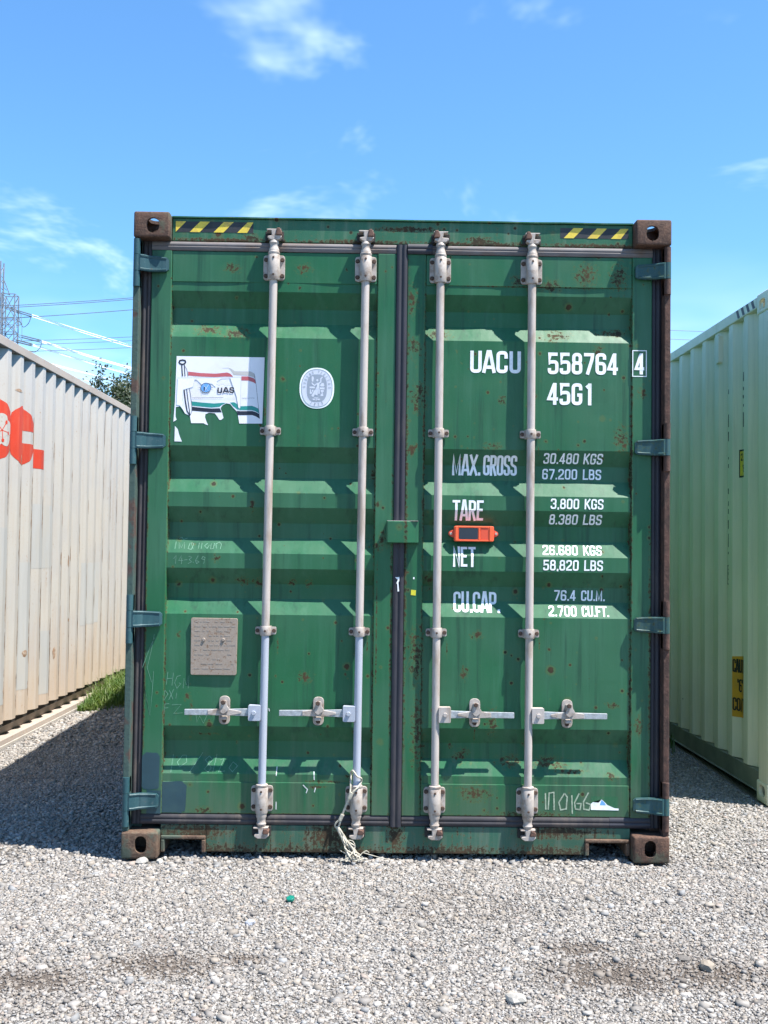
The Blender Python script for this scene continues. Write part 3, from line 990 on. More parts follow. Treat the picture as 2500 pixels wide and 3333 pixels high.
# corner posts with hinge lugs
for s, pm, lug in ((-1, 'post_left', 'teal'), (1, 'post_right', 'post_right')):
    m = MB()
    m.prism([(s * 1.2185, 0.014), (s * 1.2185, 0.13), (s * 1.15, 0.13), (s * 1.15, 0.105), (s * 1.191, 0.105), (s * 1.191, 0.014)], 0.118, 2.778, 'z')
    po = m.build('corner_post', pm, GC, bevel=0.003)
    for z in (2.664, 1.860, 1.058, 0.248):
        for e in (-1, 1):
            m = MB()
            m.cyl((s * 1.2035, 0.0145, z + e * 0.0385), (s * 1.2035, 0.0145, z + e * 0.108), 0.0155, n=14)
            m.box(min(s * 1.191, s * 1.217), max(s * 1.191, s * 1.217), 0.013, 0.06, min(z + e * 0.039, z + e * 0.107), max(z + e * 0.039, z + e * 0.107))
            m.build('hinge_lug', lug, po, smooth=40)

# header and sill
m = MB()
m.box(-1.056, 1.056, 0.066, 0.16, 2.780, 2.886)
hd = m.build('header', 'green_header', GC, bevel=0.004)
m = MB()
xs = [-1.056 + 2.112 * i / 40 for i in range(41)]
for a, b in zip(xs, xs[1:]):
    pass
vv = []
for x in xs:
    w = 0.0018 * mnoise.noise((x * 6, 1, 2))
    vv += [(x, 0.0555 + w, 2.8865 + w), (x, 0.0555 + w, 2.8925 + w), (x, 0.30, 2.8925), (x, 0.30, 2.8865)]
ff = []
for i in range(40):
    o = i * 4
    ff += [(o + k, o + (k + 1) % 4, o + 4 + (k + 1) % 4, o + 4 + k) for k in range(4)]
ff += [(0, 1, 2, 3), (160, 163, 162, 161)]
m.add(vv, ff)
m.build('rain_lip', 'green_header', hd)
m = MB()
m.box(-0.853, 0.851, 0.066, 0.16, 0.018, 0.1385)
m.box(-1.056, -0.8535, 0.066, 0.16, 0.090, 0.1385)
m.box(0.8515, 1.056, 0.066, 0.16, 0.090, 0.1385)
sl = m.build('sill', 'green_sill', GC, bevel=0.003)
for x0, x1 in ((-1.054, -0.853), (0.851, 1.054)):
    m = MB()
    t = 0.018
    m.box(x0, x1, 0.055, 0.30, 0.074, 0.0905)
    m.box(x0, x0 + t, 0.055, 0.30, 0.016, 0.0738)
    m.box(x1 - t, x1, 0.055, 0.30, 0.016, 0.0738)
    m.build('forklift_pocket_rim', 'rust_light', sl, bevel=0.005)
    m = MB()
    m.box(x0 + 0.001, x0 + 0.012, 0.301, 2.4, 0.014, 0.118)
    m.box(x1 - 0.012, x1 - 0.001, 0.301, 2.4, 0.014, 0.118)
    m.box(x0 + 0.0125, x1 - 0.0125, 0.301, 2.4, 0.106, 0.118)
    m.build('dark_pocket_lining', 'interior', sl)  # dark walls added to keep bounced light out of the pocket opening


# corner castings: hollow boxes with oval apertures
def casting_mesh(front_w, front_h):
    def obj(mb_):
        me_ = bpy.data.meshes.new('tmp')
        me_.from_pydata(mb_.v, [], mb_.f)
        b = bmesh.new()
        b.from_mesh(me_)
        bmesh.ops.recalc_face_normals(b, faces=b.faces)
        return b, me_

    def stadium(cx, cy, w, h, n=8):
        r = min(w, h) / 2
        pts = []
        for i in range(n + 1):
            t = math.pi * i / n
            if h >= w:
                pts.append((cx + r * math.cos(t), cy + (h / 2 - r) + r * math.sin(t)))
            else:
                pts.append((cx + (w / 2 - r) + r * math.sin(t), cy + r * math.cos(t)))
        for i in range(n + 1):
            t = math.pi * i / n
            if h >= w:
                pts.append((cx - r * math.cos(t), cy - (h / 2 - r) - r * math.sin(t)))
            else:
                pts.append((cx - (w / 2 - r) - r * math.sin(t), cy - r * math.cos(t)))
        return pts
    Wd, D, Hh = 0.162, 0.178, 0.118
    mb_ = MB()
    mb_.box(0, Wd, 0, D, 0, Hh)
    b, me_ = obj(mb_)
    bmesh.ops.bevel(b, geom=b.edges[:], offset=0.009, segments=3, affect='EDGES', profile=0.5)
    b.to_mesh(me_)
    base = bpy.data.objects.new('tmp', me_)
    COL.objects.link(base)
    cutters = []
    c1 = MB()
    c1.box(0.020, Wd - 0.014, 0.018, D - 0.016, 0.012, Hh - 0.015)
    c2 = MB()
    c2.prism(stadium(Wd * 0.5 + 0.006, 0.055, front_w, front_h), -0.05, 0.05, 'y')
    c3 = MB()
    c3.prism(stadium(Wd * 0.52, D * 0.5, 0.070, 0.136), 0.05, 0.2, 'z')
    c4 = MB()
    c4.prism(stadium(D * 0.5, 0.050, 0.10, 0.06), -0.05, 0.06, 'x')
    for c in (c1, c2, c3, c4):
        bb, mm = obj(c)
        bb.to_mesh(mm)
        bb.free()
        co = bpy.data.objects.new('tmp', mm)
        COL.objects.link(co)
        mod = base.modifiers.new('b', 'BOOLEAN')
        mod.operation = 'DIFFERENCE'
        mod.solver = 'EXACT'
        mod.object = co
        cutters.append(co)
    dg = bpy.context.evaluated_depsgraph_get()
    dg.update()
    res = bpy.data.meshes.new_from_object(base.evaluated_get(dg))
    for o_ in cutters + [base]:
        mm = o_.data
        bpy.data.objects.remove(o_)
        bpy.data.meshes.remove(mm)
    res.name = 'corner_casting'
    return res


CAST_T = casting_mesh(0.058, 0.070)
CAST_B = casting_mesh(0.052, 0.076)


def place_casting(src, sx, sy, sz, org, mat, parent):
    """mirror the casting into a corner of a box"""
    me_ = src.copy()
    me_.transform(Matrix.Diagonal((sx, sy, sz, 1)))
    if sx * sy * sz < 0:
        me_.flip_normals()
    me_.materials.clear()
    me_.materials.append(MAT[mat])
    o_ = bpy.data.objects.new('corner_casting', me_)
    COL.objects.link(o_)
    o_.location = org
    o_.parent = parent
    me_.shade_smooth()
    me_.set_sharp_from_angle(angle=math.radians(30))
    return o_


place_casting(CAST_T, 1, 1, 1, (-1.219, 0, 2.778), 'rust', GC)
place_casting(CAST_T, -1, 1, 1, (1.219, 0, 2.778), 'rust', GC)
place_casting(CAST_B, 1, 1, -1, (-1.219, 0, 0.118), 'rust_light', GC)
place_casting(CAST_B, -1, 1, -1, (1.219, 0, 0.118), 'rust', GC)
for sx in (1, -1):
    place_casting(CAST_T, sx, -1, 1, (-sx * 1.219, LEN, 2.778), 'rust', GC)
    place_casting(CAST_B, sx, -1, -1, (-sx * 1.219, LEN, 0.118), 'rust', GC)


# body of the box
def corrugated(y0, y1, z0, z1, pitch, depth, phase, xo, inward, segs=1):
    """side wall sheet in local axes: outer crests at x = xo, valleys inward"""
    k = pitch / 0.278
    cyc = [(0.0, 0), (0.068 * k, 1), (0.138 * k, 1), (0.206 * k, 0)]      # measured back from a far crest edge
    ys = []
    j = math.floor((y0 - phase) / pitch) - 1
    while phase + j * pitch < y1 + pitch:
        for dy, lv in cyc:
            ys.append((phase + j * pitch + dy, lv))
        j += 1
    pts = [(y, xo + inward * depth * lv) for y, lv in ys]
    out = []

    def at(y):
        for (ya, xa), (yb, xb) in zip(pts, pts[1:]):
            if ya <= y <= yb:
                return xa + (xb - xa) * (y - ya) / max(1e-9, yb - ya)
        return xo
    out = [(y0, at(y0))] + [p for p in pts if y0 + 1e-4 < p[0] < y1 - 1e-4] + [(y1, at(y1))]
    return out, at, [p[0] for p in out]


def sheet(out, z0, z1, mat, name, parent, thick):
    m_ = MB()
    n = len(out)
    zs = [z0 + (z1 - z0) * i / 6 for i in range(7)]
    vv = [(x, y, z) for z in zs for y, x in out]
    ff = [(j * n + i, j * n + i + 1, (j + 1) * n + i + 1, (j + 1) * n + i) for j in range(6) for i in range(n - 1)]
    m_.add(vv, ff)
    o_ = m_.build(name, mat, parent, fix=False)
    md = o_.modifiers.new('thickness', 'SOLIDIFY')
    md.thickness = 0.002
    md.offset = thick
    return o_


for s in (-1, 1):
    out, at, br = corrugated(0.13, LEN - 0.13, 0.12, 2.83, 0.278, 0.036, 0.3, s * 1.208, -s)
    sheet(out, 0.155, 2.84, 'green', 'side_wall', GC, 1 if s < 0 else -1)
    m = MB()
    m.box(min(s * 1.217, s * 1.16), max(s * 1.217, s * 1.16), 0.179, LEN - 0.179, 2.835, 2.888)
    m.build('top_side_rail', 'green_header', GC, bevel=0.004)
    m = MB()
    m.box(min(s * 1.217, s * 1.165), max(s * 1.217, s * 1.165), 0.179, LEN - 0.179, 0.016, 0.165)
    m.build('bottom_side_rail', 'green_sill', GC, bevel=0.004)
m = MB()
m.box(-1.16, 1.16, 0.301, LEN - 0.10, 2.868, 2.884)
for i in range(40):
    y = 0.5 + i * 0.28
    m.box(-1.05, 1.05, y, y + 0.10, 2.8842, 2.892)
m.build('roof', 'green_header', GC)
m = MB()
m.box(-1.16, 1.16, 0.165, LEN - 0.1, 0.135, 0.17)
for i in range(39):
    y = 0.5 + i * 0.3
    m.box(-1.16, 1.16, y, y + 0.05, 0.03, 0.1345)
m.build('floor', 'interior', GC)
m = MB()
m.box(-1.20, 1.20, LEN - 0.08, LEN - 0.03, 0.02, 2.88)
m.build('end_wall', 'green', GC)

# centre lock box
m = MB()
m.prism([(-0.060, 0.059), (-0.062, 0.012), (-0.056, 0.004), (0.034, 0.002), (0.084, 0.018), (0.087, 0.059)], 1.413, 1.511, 'z')
lb = m.build('lock_box', 'green_right', GC, bevel=0.003)
m = MB()
m.box(-0.058, 0.082, 0.006, 0.05, 1.5112, 1.5135)
m.build('worn_top_edge', 'fitting', lb)


# ------------------------------------------------------------------ locking rods
def lock_rod(xt, xb, hdir, low_mat, rod_lab):
    yc = 0.034

    def X(z):
        return xb + (xt - xb) * (z - 0.2) / 2.4
    m_ = MB()
    zs = [0.20 + 0.05 * i for i in range(49)]
    cut = 1.01
    a = [z for z in zs if z <= cut] + [cut]
    b = [cut] + [z for z in zs if z > cut] + [2.63]
    m_.tube([(X(z), yc + 0.0008 * math.sin(z * 5), z) for z in a], 0.0175, 20, 0)
    m_.tube([(X(z), yc + 0.0008 * math.sin(z * 5), z) for z in b], 0.0182, 20, 1)
    r = m_.build('lock_rod', [low_mat, 'rod'], GC, smooth=40)
    r['label'] = rod_lab
    # bearing housings at both ends
    for zc, e in ((2.660, 1), (0.260, -1)):
        x = X(zc)
        m_ = MB()
        pl = rounded([(x - 0.049, zc - 0.058), (x + 0.049, zc - 0.058), (x + 0.049, zc + 0.058), (x - 0.049, zc + 0.058)], 0.016, True, 4)
        m_.prism(pl, YM - 0.0085, YM - 0.0005, 'y')
        m_.build('bearing_plate', 'fitting', r, bevel=0.002)
        m_ = MB()
        m_.lathe([(0.0255, zc - 0.062), (0.0275, zc - 0.058), (0.0275, zc + 0.052), (0.0255, zc + 0.055), (0.0270, zc + 0.057), (0.0270, zc + 0.066), (0.024, zc + 0.069)], x, yc + 0.001, 24)
        m_.box(x - 0.0265, x + 0.0265, yc, YM - 0.008, zc - 0.056, zc + 0.05)
        m_.build('bearing_sleeve', 'fitting', r, smooth=40)
        for bx in (-0.0375, 0.0375):
            for bz in (-0.037, 0.037):
                m_ = MB()
                m_.cyl((x + bx, YM - 0.0086, zc + bz), (x + bx, YM - 0.016, zc + bz), 0.0105, 0.008, 10)
                m_.build('bolt', 'bolt', r, smooth=30)
        for bz in (-0.04, 0.038):
            m_ = MB()
            m_.cyl((x, yc - 0.026, zc + bz), (x, yc - 0.0285, zc + bz), 0.0055, 0.0045, 8)
            m_.build('grease_hole', 'bolt', r)
        # stepped rod end and cam
        m_ = MB()
        zz = [0.066, 0.078, 0.086, 0.100, 0.108, 0.116, 0.124] if e > 0 else [-0.062, -0.076, -0.084, -0.098, -0.106, -0.114, -0.122]
        rr = [0.0235, 0.0235, 0.0195, 0.0185, 0.0225, 0.020, 0.0165]
        prf = [(ra, zc + q) for ra, q in zip(rr, zz)]
        m_.lathe(prf if e > 0 else prf[::-1], x, yc, 18)
        m_.build('rod_end', 'fitting', r, smooth=35)
        z0 = zc + e * 0.124
        m_ = MB()
        # cam head: offset claw with a slot
        h = 0.046
        zl, zh = (z0 - 0.004, z0 + h) if e > 0 else (z0 - h, z0 + 0.004)
        m_.prism([(x - 0.030, zl + 0.010), (x - 0.014, zl), (x + 0.022, zl), (x + 0.036, zl + 0.012), (x + 0.034, zl + 0.020), (x + 0.008, zl + 0.022), (x + 0.012, zh - 0.006), (x + 0.030, zh - 0.006),
                  (x + 0.034, zh), (x - 0.034, zh), (x - 0.033, zh - 0.007), (x - 0.012, zh - 0.008), (x - 0.010, zl + 0.020), (x - 0.028, zl + 0.017)], yc - 0.018, yc + 0.016, 'y')
        m_.build('cam_head', 'fitting', r, bevel=0.0025)
        m_ = MB()
        cx = x + 0.020 * (1 if (hdir < 0 or e < 0) else -1)
        m_.prism([(cx - 0.013, zl + 0.020), (cx + 0.014, zl + 0.020), (cx + 0.017, zl + 0.034), (cx + 0.006, zh + 0.006 * e), (cx - 0.008, zh + 0.004 * e)], yc - 0.023, 0.0655, 'y')
        m_.build('cam_keeper', 'cam_rust', r, bevel=0.004)
        m_ = MB()
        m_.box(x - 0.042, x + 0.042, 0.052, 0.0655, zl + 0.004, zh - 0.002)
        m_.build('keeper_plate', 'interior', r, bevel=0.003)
    # intermediate clamps
    for zc in (1.913, 1.011):
        x = X(zc)
        m_ = MB()
        m_.prism(rounded([(x - 0.047, zc - 0.017), (x - 0.026, zc - 0.017, 0), (x - 0.026, zc - 0.021), (x + 0.026, zc - 0.021), (x + 0.026, zc - 0.017, 0), (x + 0.047, zc - 0.017), (x + 0.047, zc + 0.017), (x + 0.026, zc + 0.017, 0), (x + 0.026, zc + 0.021),
                          (x - 0.026, zc + 0.021), (x - 0.026, zc + 0.017, 0), (x - 0.047, zc + 0.017)], 0.007, True, 3), 0.050, 0.0615, 'y')
        m_.lathe([(0.0225, zc - 0.021), (0.0235, zc - 0.019), (0.0235, zc + 0.019), (0.0225, zc + 0.021)], x, yc, 20)
        m_.box(x - 0.0225, x + 0.0225, yc, 0.062, zc - 0.0205, zc + 0.0205)
        m_.build('rod_clamp', 'fitting', r, smooth=35)
        for bx in (-0.037, 0.037):
            m_ = MB()
            m_.cyl((x + bx, 0.0499, zc), (x + bx, 0.043, zc), 0.0095, 0.0075, 10)
            m_.build('bolt', 'bolt', r, smooth=30)
        m_ = MB()
        m_.cyl((x, yc - 0.0225, zc), (x, yc - 0.0245, zc), 0.0055, 0.0045, 8)
        m_.build('bolt', 'bolt', r)
    # handle hub, bar and keeper
    zc = 0.647
    x = X(zc)
    s = hdir
    m_ = MB()
    m_.prism(rounded([(x + s * 0.012, zc - 0.036), (x + s * 0.067, zc - 0.036), (x + s * 0.067, zc + 0.034), (x + s * 0.012, zc + 0.034)], 0.006, True, 3), 0.010, 0.044, 'y')
    m_.build('handle_hub', low_mat, r, bevel=0.002)
    m_ = MB()
    m_.cyl((x + s * 0.042, 0.0098, zc), (x + s * 0.042, 0.003, zc), 0.0105, 0.009, 8)
    m_.build('hub_bolt', low_mat, r, smooth=30)
    m_ = MB()
    e0, e1 = x + s * 0.063, x + s * 0.352
    m_.prism([(e0, zc - 0.017), (e0 + s * 0.09, zc - 0.014), (e1, zc - 0.013 - 0.001), (e1, zc + 0.012), (e0 + s * 0.09, zc + 0.015), (e0, zc + 0.018)], 0.020, 0.029, 'y')
    hb = m_.build('handle_bar', 'galv', r, bevel=0.002)
    m_ = MB()
    m_.prism([(e0 + s * 0.035, zc - 0.004), (e0 + s * 0.09, zc - 0.015), (e0 + s * 0.16, zc - 0.013), (e0 + s * 0.185, zc - 0.010), (e0 + s * 0.185, zc + 0.009), (e0 + s * 0.14, zc + 0.016), (e0 + s * 0.09, zc + 0.015), (e0 + s * 0.035, zc + 0.006)], 0.0145, 0.0198, 'y')
    m_.build('handle_grip_boss', 'fitting', r, bevel=0.002)
    kx = x + s * 0.178
    m_ = MB()
    m_.prism(rounded([(kx - 0.0245, zc - 0.060), (kx + 0.0245, zc - 0.060), (kx + 0.0245, zc + 0.068), (kx - 0.0245, zc + 0.068)], 0.024, True, 6), 0.0585, 0.0675, 'y')
    m_.build('keeper_backplate', 'fitting', r, bevel=0.002)
    m_ = MB()
    m_.prism(rounded([(kx - 0.012, zc + 0.055), (kx + 0.014, zc + 0.055), (kx + 0.018, zc + 0.030), (kx + 0.028, zc + 0.018), (kx + 0.016, zc + 0.004), (kx + 0.002, zc - 0.006), (kx - 0.014, zc + 0.004), (kx - 0.015, zc + 0.018), (kx - 0.010, zc + 0.030)], 0.006, True, 3), 0.004, 0.012, 'y')
    m_.box(kx - 0.008, kx + 0.010, 0.011, 0.0585, zc + 0.024, zc + 0.046)
    m_.build('keeper_catch', 'fitting', r, bevel=0.002)
    m_ = MB()
    m_.box(kx - 0.016, kx + 0.014, 0.018, 0.0585, zc - 0.034, zc - 0.020)
    m_.build('keeper_shelf', 'fitting', r, bevel=0.003)
    for bz in (-0.042, 0.052):
        m_ = MB()
        ys0 = 0.0584 if bz < 0 else 0.0039
        m_.cyl((kx, ys0, zc + bz if bz < 0 else zc + 0.046), (kx, ys0 - 0.006, zc + bz if bz < 0 else zc + 0.046), 0.0105, 0.008, 10)
        m_.build('bolt', 'bolt', r, smooth=30)
    return r


lock_rod(-0.5875, -0.6035, -1, 'rod_blue', 'leftmost lock rod, lower half painted pale blue')
lock_rod(-0.1695, -0.1805, -1, 'rod_blue', 'lock rod with a frayed cord tied to its foot')
lock_rod(0.1715, 0.1705, 1, 'rod', 'lock rod left of the weight figures')
lock_rod(0.5893, 0.5885, 1, 'rod', 'rightmost lock rod')


# ------------------------------------------------------------------ hazard tape on the header
def tape(x0, x1, z0, z1, first, parent, mats=('yellow', 'black')):
    base = decal('hazard_tape', [P((x0, z0), (x1, z0), (x1, z1), (x0, z1))], 'black', parent, on_face(0.066), off=0.0008)
    h = z1 - z0
    x = first
    while x < x1:
        q = [(x, z0), (x + 0.045, z0), (x + 0.045 + h * 0.95, z1), (x + h * 0.95, z1)]
        q = [(min(max(a, x0), x1), b) for a, b in q]
        # clip the slanted edges at the tape ends
        if x < x0:
            q = [(x0, z0 + max(0.0, (x0 - x - 0.045)) / 0.95), (x + 0.045 + h * 0.95, z1), (x0, z1)]
        decal('stripe', [P(*q)], 'yellow', base, on_face(0.066), off=0.0014)
        x += 0.1085


tape(-1.040, -0.686, 2.822, 2.871, -1.0395 - 0.045, GC)
tape(0.722, 1.036, 2.822, 2.869, 0.738, GC)

# ------------------------------------------------------------------ lettering on the right door
MK = empty('weight_marking', parent=GC)


def word(txt, x0, z0, x1, z1, sw=0.15, slant=0.0, parent=MK, mat='letter', fm=on_door, name='lettering'):
    o = decal(name, text_polys(txt, x0, z0, x1 - x0 - abs(slant) * (z1 - z0), z1 - z0, sw, slant), mat, parent, fm, breaks_v=PZ, breaks_u=(1.054,))
    o['label'] = 'painted characters reading ' + txt
    return o


word('UACU', 0.312, 2.195, 0.546, 2.296, 0.155)
word('558764', 0.668, 2.194, 0.991, 2.293, 0.155)
word('4', 1.066, 2.197, 1.110, 2.294, 0.155)
word('45G1', 0.667, 2.053, 0.875, 2.153, 0.155)
decal('check_digit_frame', [(qd, 0) for qd in stroke([(1.057, 2.188), (1.119, 2.188), (1.119, 2.306), (1.057, 2.306)], 0.004, True)], 'letter', MK, on_face(YF))
word('MAX.', 0.238, 1.727, 0.368, 1.821, 0.118)
word('GROSS', 0.381, 1.727, 0.535, 1.821, 0.118)
word('TARE', 0.240, 1.519, 0.384, 1.613, 0.118)
word('NET', 0.244, 1.308, 0.347, 1.401, 0.118)
word('CU.CAP.', 0.250, 1.101, 0.462, 1.196, 0.118)
for t, a, b, c, d_ in (('30.480', .654, 1.785, .818, 1.832), ('KGS', .838, 1.785, .929, 1.832), ('67.200', .651, 1.714, .815, 1.762), ('LBS', .838, 1.714, .926, 1.762),
                       ('3,800', .685, 1.577, .818, 1.624), ('KGS', .840, 1.577, .929, 1.624), ('8.380', .682, 1.507, .816, 1.553), ('LBS', .838, 1.507, .926, 1.553),
                       ('26.680', .652, 1.367, .816, 1.412), ('KGS', .838, 1.367, .926, 1.412), ('58,820', .653, 1.297, .818, 1.345), ('LBS', .840, 1.297, .929, 1.345),
                       ('76.4', .710, 1.159, .812, 1.207), ('CU.M.', .834, 1.159, .946, 1.207), ('2.700', .681, 1.089, .812, 1.136), ('CU.FT.', .834, 1.089, .959, 1.136)):
    word(t, a, b, c, d_, 0.15, 0.03)

# ------------------------------------------------------------------ torn flag sticker on the left door
ST = empty('flag_sticker', parent=GC)
ST['label'] = 'torn white sticker showing a striped flag on a pole'


def st(zx, zy):
    return (-1.025 + (zx - 72) / 1403 * 0.400, 2.251 - (zy - (185 + 0.0264 * (zx - 72))) / 1037 * 0.302)


def sdec(name, pts, mat, lvl):
    return decal(name, [([st(*p) for p in pts], 0)], mat, ST, on_door, breaks_v=PZ, off=0.0012 + 0.0004 * lvl)


def sline(name, pts, w, mat, lvl, closed=False):
    q = [st(*p) for p in pts]
    return decal(name, [(k, 0) for k in stroke(q, w, closed)], mat, ST, on_door, breaks_v=PZ, off=0.0012 + 0.0004 * lvl)


sdec('backing', [(72, 185), (1475, 222), (1455, 1262), (1088, 1255), (1060, 1100), (1040, 1060), (980, 1000), (940, 950), (880, 935), (820, 965), (785, 1010), (815, 1090), (835, 1165), (800, 1195), (770, 1195), (735, 1140), (695, 1090),
                 (600, 1080), (545, 1105), (540, 1150), (565, 1220), (592, 1275), (550, 1262), (520, 1243), (322, 1240), (300, 1125), (225, 1090), (180, 1020), (140, 975), (72, 985), (72, 1130), (90, 1185), (40, 1215), (58, 900)], 'st_white', 0)
sdec('torn_scrap', [(65, 1280), (110, 1330), (140, 1430), (180, 1527), (62, 1522)], 'st_white', 0)


def band(top, bot):
    return top + bot[::-1]


sdec('faded_band', band([(800, 382), (900, 378), (950, 395), (1000, 432), (1250, 440), (1310, 470), (1330, 520)], [(800, 386), (900, 384), (930, 410), (985, 490), (1220, 505), (1300, 530), (1330, 560)]), 'st_grey', 1)
sdec('red_stripe', band([(258, 430), (450, 455), (700, 468), (880, 452), (930, 470), (975, 515)], [(262, 492), (450, 510), (700, 522), (860, 515), (920, 518), (975, 519)]), 'st_red', 1)
sdec('red_stripe', band([(1110, 515), (1220, 518), (1300, 545), (1333, 575)], [(1110, 580), (1220, 583), (1300, 610), (1340, 635)]), 'st_red', 1)
sdec('green_stripe', band([(318, 898), (480, 918), (680, 935), (820, 928), (870, 930)], [(322, 965), (480, 983), (640, 1000), (770, 990), (800, 965)]), 'st_green', 1)
sdec('green_stripe', band([(935, 925), (1000, 920), (1050, 950), (1080, 1000)], [(985, 985), (1010, 1000), (1045, 1030), (1075, 1045)]), 'st_green', 1)
sdec('green_stripe', band([(1100, 985), (1280, 980), (1340, 1000), (1395, 1030)], [(1080, 1045), (1280, 1048), (1340, 1065), (1400, 1100)]), 'st_green', 1)
sdec('navy_stripe', band([(330, 982), (480, 1000), (640, 1015), (775, 1012)], [(332, 1045), (480, 1060), (640, 1075), (805, 1078)]), 'st_navy', 1)
sdec('navy_stripe', band([(1045, 1055), (1100, 1062), (1290, 1062), (1350, 1080), (1405, 1110)], [(1060, 1122), (1100, 1126), (1290, 1126), (1350, 1148), (1412, 1185)]), 'st_navy', 1)
sline('flag_edge', [(1310, 470), (1345, 640), (1370, 850), (1412, 1185)], 0.0016, 'st_line', 2)
sline('pole_top', [(112, 280), (125, 256), (165, 248), (205, 256), (216, 282), (200, 308), (165, 316), (128, 306)], 0.0065, 'st_navy', 2, True)
sline('pole', [(155, 318), (170, 505)], 0.0050, 'st_navy', 2)
sline('pole', [(196, 325), (212, 505)], 0.0036, 'st_navy', 2)
sline('rope_line', [(200, 335), (225, 370), (245, 420), (258, 505)], 0.0018, 'st_line', 2)
sline('pole', [(200, 718), (225, 900), (255, 1050), (300, 1120)], 0.0055, 'st_navy', 2)
sline('pole', [(240, 700), (265, 880), (290, 1030), (302, 1110)], 0.0034, 'st_navy', 2)
sline('rope_line', [(285, 690), (308, 820), (328, 960), (330, 1060), (305, 1120)], 0.0020, 'st_line', 2)
sdec('overlay_patch', [(90, 530), (1105, 530), (1098, 1020), (1068, 1005), (1030, 830), (985, 700), (925, 540), (800, 545), (720, 590), (700, 680), (640, 625), (560, 612), (480, 640), (400, 560), (365, 560), (345, 670), (190, 712), (180, 960), (228, 1085), (190, 1030), (140, 960), (85, 950)], 'st_white2', 3)
sline('patch_edge', [(88, 528), (1105, 528), (1098, 1015)], 0.0013, 'st_pale', 4)
sline('patch_edge', [(925, 535), (985, 690), (1035, 830), (1065, 990)], 0.0013, 'st_line', 4)
sline('patch_edge', [(480, 636), (395, 558), (365, 556), (340, 672), (188, 714), (178, 850), (205, 1000)], 0.0013, 'st_pale', 4)
sline('patch_edge', [(98, 535), (85, 950)], 0.0015, 'st_pale', 4)
sline('torn_line', [(720, 605), (760, 628), (830, 610), (870, 640), (950, 628)], 0.0013, 'st_pale', 4)
cxy = [(548 + 82 * math.cos(t), 688 + 74 * math.sin(t)) for t in [2 * math.pi * i / 22 for i in range(22)]]
sdec('globe', cxy, 'st_sky', 4)
sline('globe_ring', cxy, 0.0022, 'st_line', 5, True)
sline('globe_line', [(505, 640), (590, 745)], 0.0012, 'st_white2', 5)
sline('globe_line', [(590, 640), (515, 750)], 0.0012, 'st_white2', 5)
sdec('globe_bar', [(512, 680), (530, 675), (530, 735), (512, 735)], 'st_navy', 5)
for pts in ([(500, 755), (488, 775)], [(590, 755), (600, 780)], [(430, 680), (460, 682)], [(635, 680), (665, 690)]):
    sline('globe_tick', pts, 0.0014, 'st_line', 5)
for t, a, b in (('U', 728, 810), ('A', 818, 912), ('S', 920, 998)):
    p0, p1 = st(a, 770), st(b, 690)
    w_ = decal('lettering', text_polys(t, p0[0], p0[1], (p1[0] - p0[0]), p1[1] - p0[1], 0.24), 'st_navy', ST, on_door, breaks_v=PZ, off=0.0032)
fine = [(330 + i * 7, 845 + 0.02 * i + (4 if i % 2 else -3) * (0.6 + 0.4 * math.sin(i * 1.7))) for i in range(72)]
sline('fine_print', fine, 0.0014, 'st_line', 4)
fine = [(850 + i * 9, 858 + (7 if i % 2 else -7) * abs(math.sin(i * 0.9))) for i in range(54)]
sline('fine_print', fine[:20], 0.0011, 'st_pale', 4)
sline('fine_print', fine[30:], 0.0013, 'st_mid', 2)

# ------------------------------------------------------------------ oval inspection sticker
BV = empty('oval_sticker', parent=GC)
BV['label'] = 'oval white inspection sticker with a grey standing figure'


def bv(px, py):
    return (-0.385 + (px - 850) * 1.188e-4, 2.1135 - (py - 975) * 1.157e-4)


def ell(rx, ry, n=40, pw=2.3):
    o_ = []
    for i in range(n):
        t = 2 * math.pi * i / n
        c, s = math.cos(t), math.sin(t)
        o_.append((850 + rx * math.copysign(abs(c) ** (2 / pw), c), 975 + ry * math.copysign(abs(s) ** (2 / pw), s)))
    return o_


def bdec(name, pts, mat, lvl):
    return decal(name, [([bv(*p) for p in pts], 0)], mat, BV, on_door, off=0.0012 + 0.0004 * lvl)


def bline(name, pts, w, mat, lvl, closed=False):
    return decal(name, [(k, 0) for k in stroke([bv(*p) for p in pts], w, closed)], mat, BV, on_door, off=0.0012 + 0.0004 * lvl)


bdec('rim', ell(665, 808), 'st_rim', 0)
bdec('field', ell(600, 755), 'st_pale', 1)
bline('ring_line', ell(590, 742), 0.0028, 'st_mid', 2, True)
bdec('medallion', ell(385, 545, pw=2.8), 'st_mid', 2)
bline('figure_leg', [(880, 1000), (800, 1080), (740, 1200), (680, 1310)], 0.0105, 'st_pale', 3)
bline('figure_leg', [(880, 1000), (850, 1130), (835, 1260)], 0.0100, 'st_pale', 4)
bdec('figure_torso', [(835, 770), (945, 760), (945, 900), (930, 1010), (800, 1010), (850, 900)], 'st_pale', 5)
bdec('figure_head', [(865 + 42 * math.cos(t), 665 + 48 * math.sin(t)) for t in [2 * math.pi * i / 14 for i in range(14)]], 'st_pale', 3)
bline('figure_arm', [(850, 800), (760, 870), (690, 820), (650, 760)], 0.0055, 'st_pale', 3)
bline('figure_arm', [(930, 780), (1000, 730), (1000, 600), (1060, 530)], 0.0055, 'st_pale', 3)
bdec('torch', [(650, 520), (690, 500), (730, 560), (710, 720), (660, 720), (640, 620)], 'st_pale', 3)
bdec('bell', [(1030, 770), (1110, 770), (1140, 870), (1110, 910), (1000, 910), (965, 870)], 'st_pale', 3)
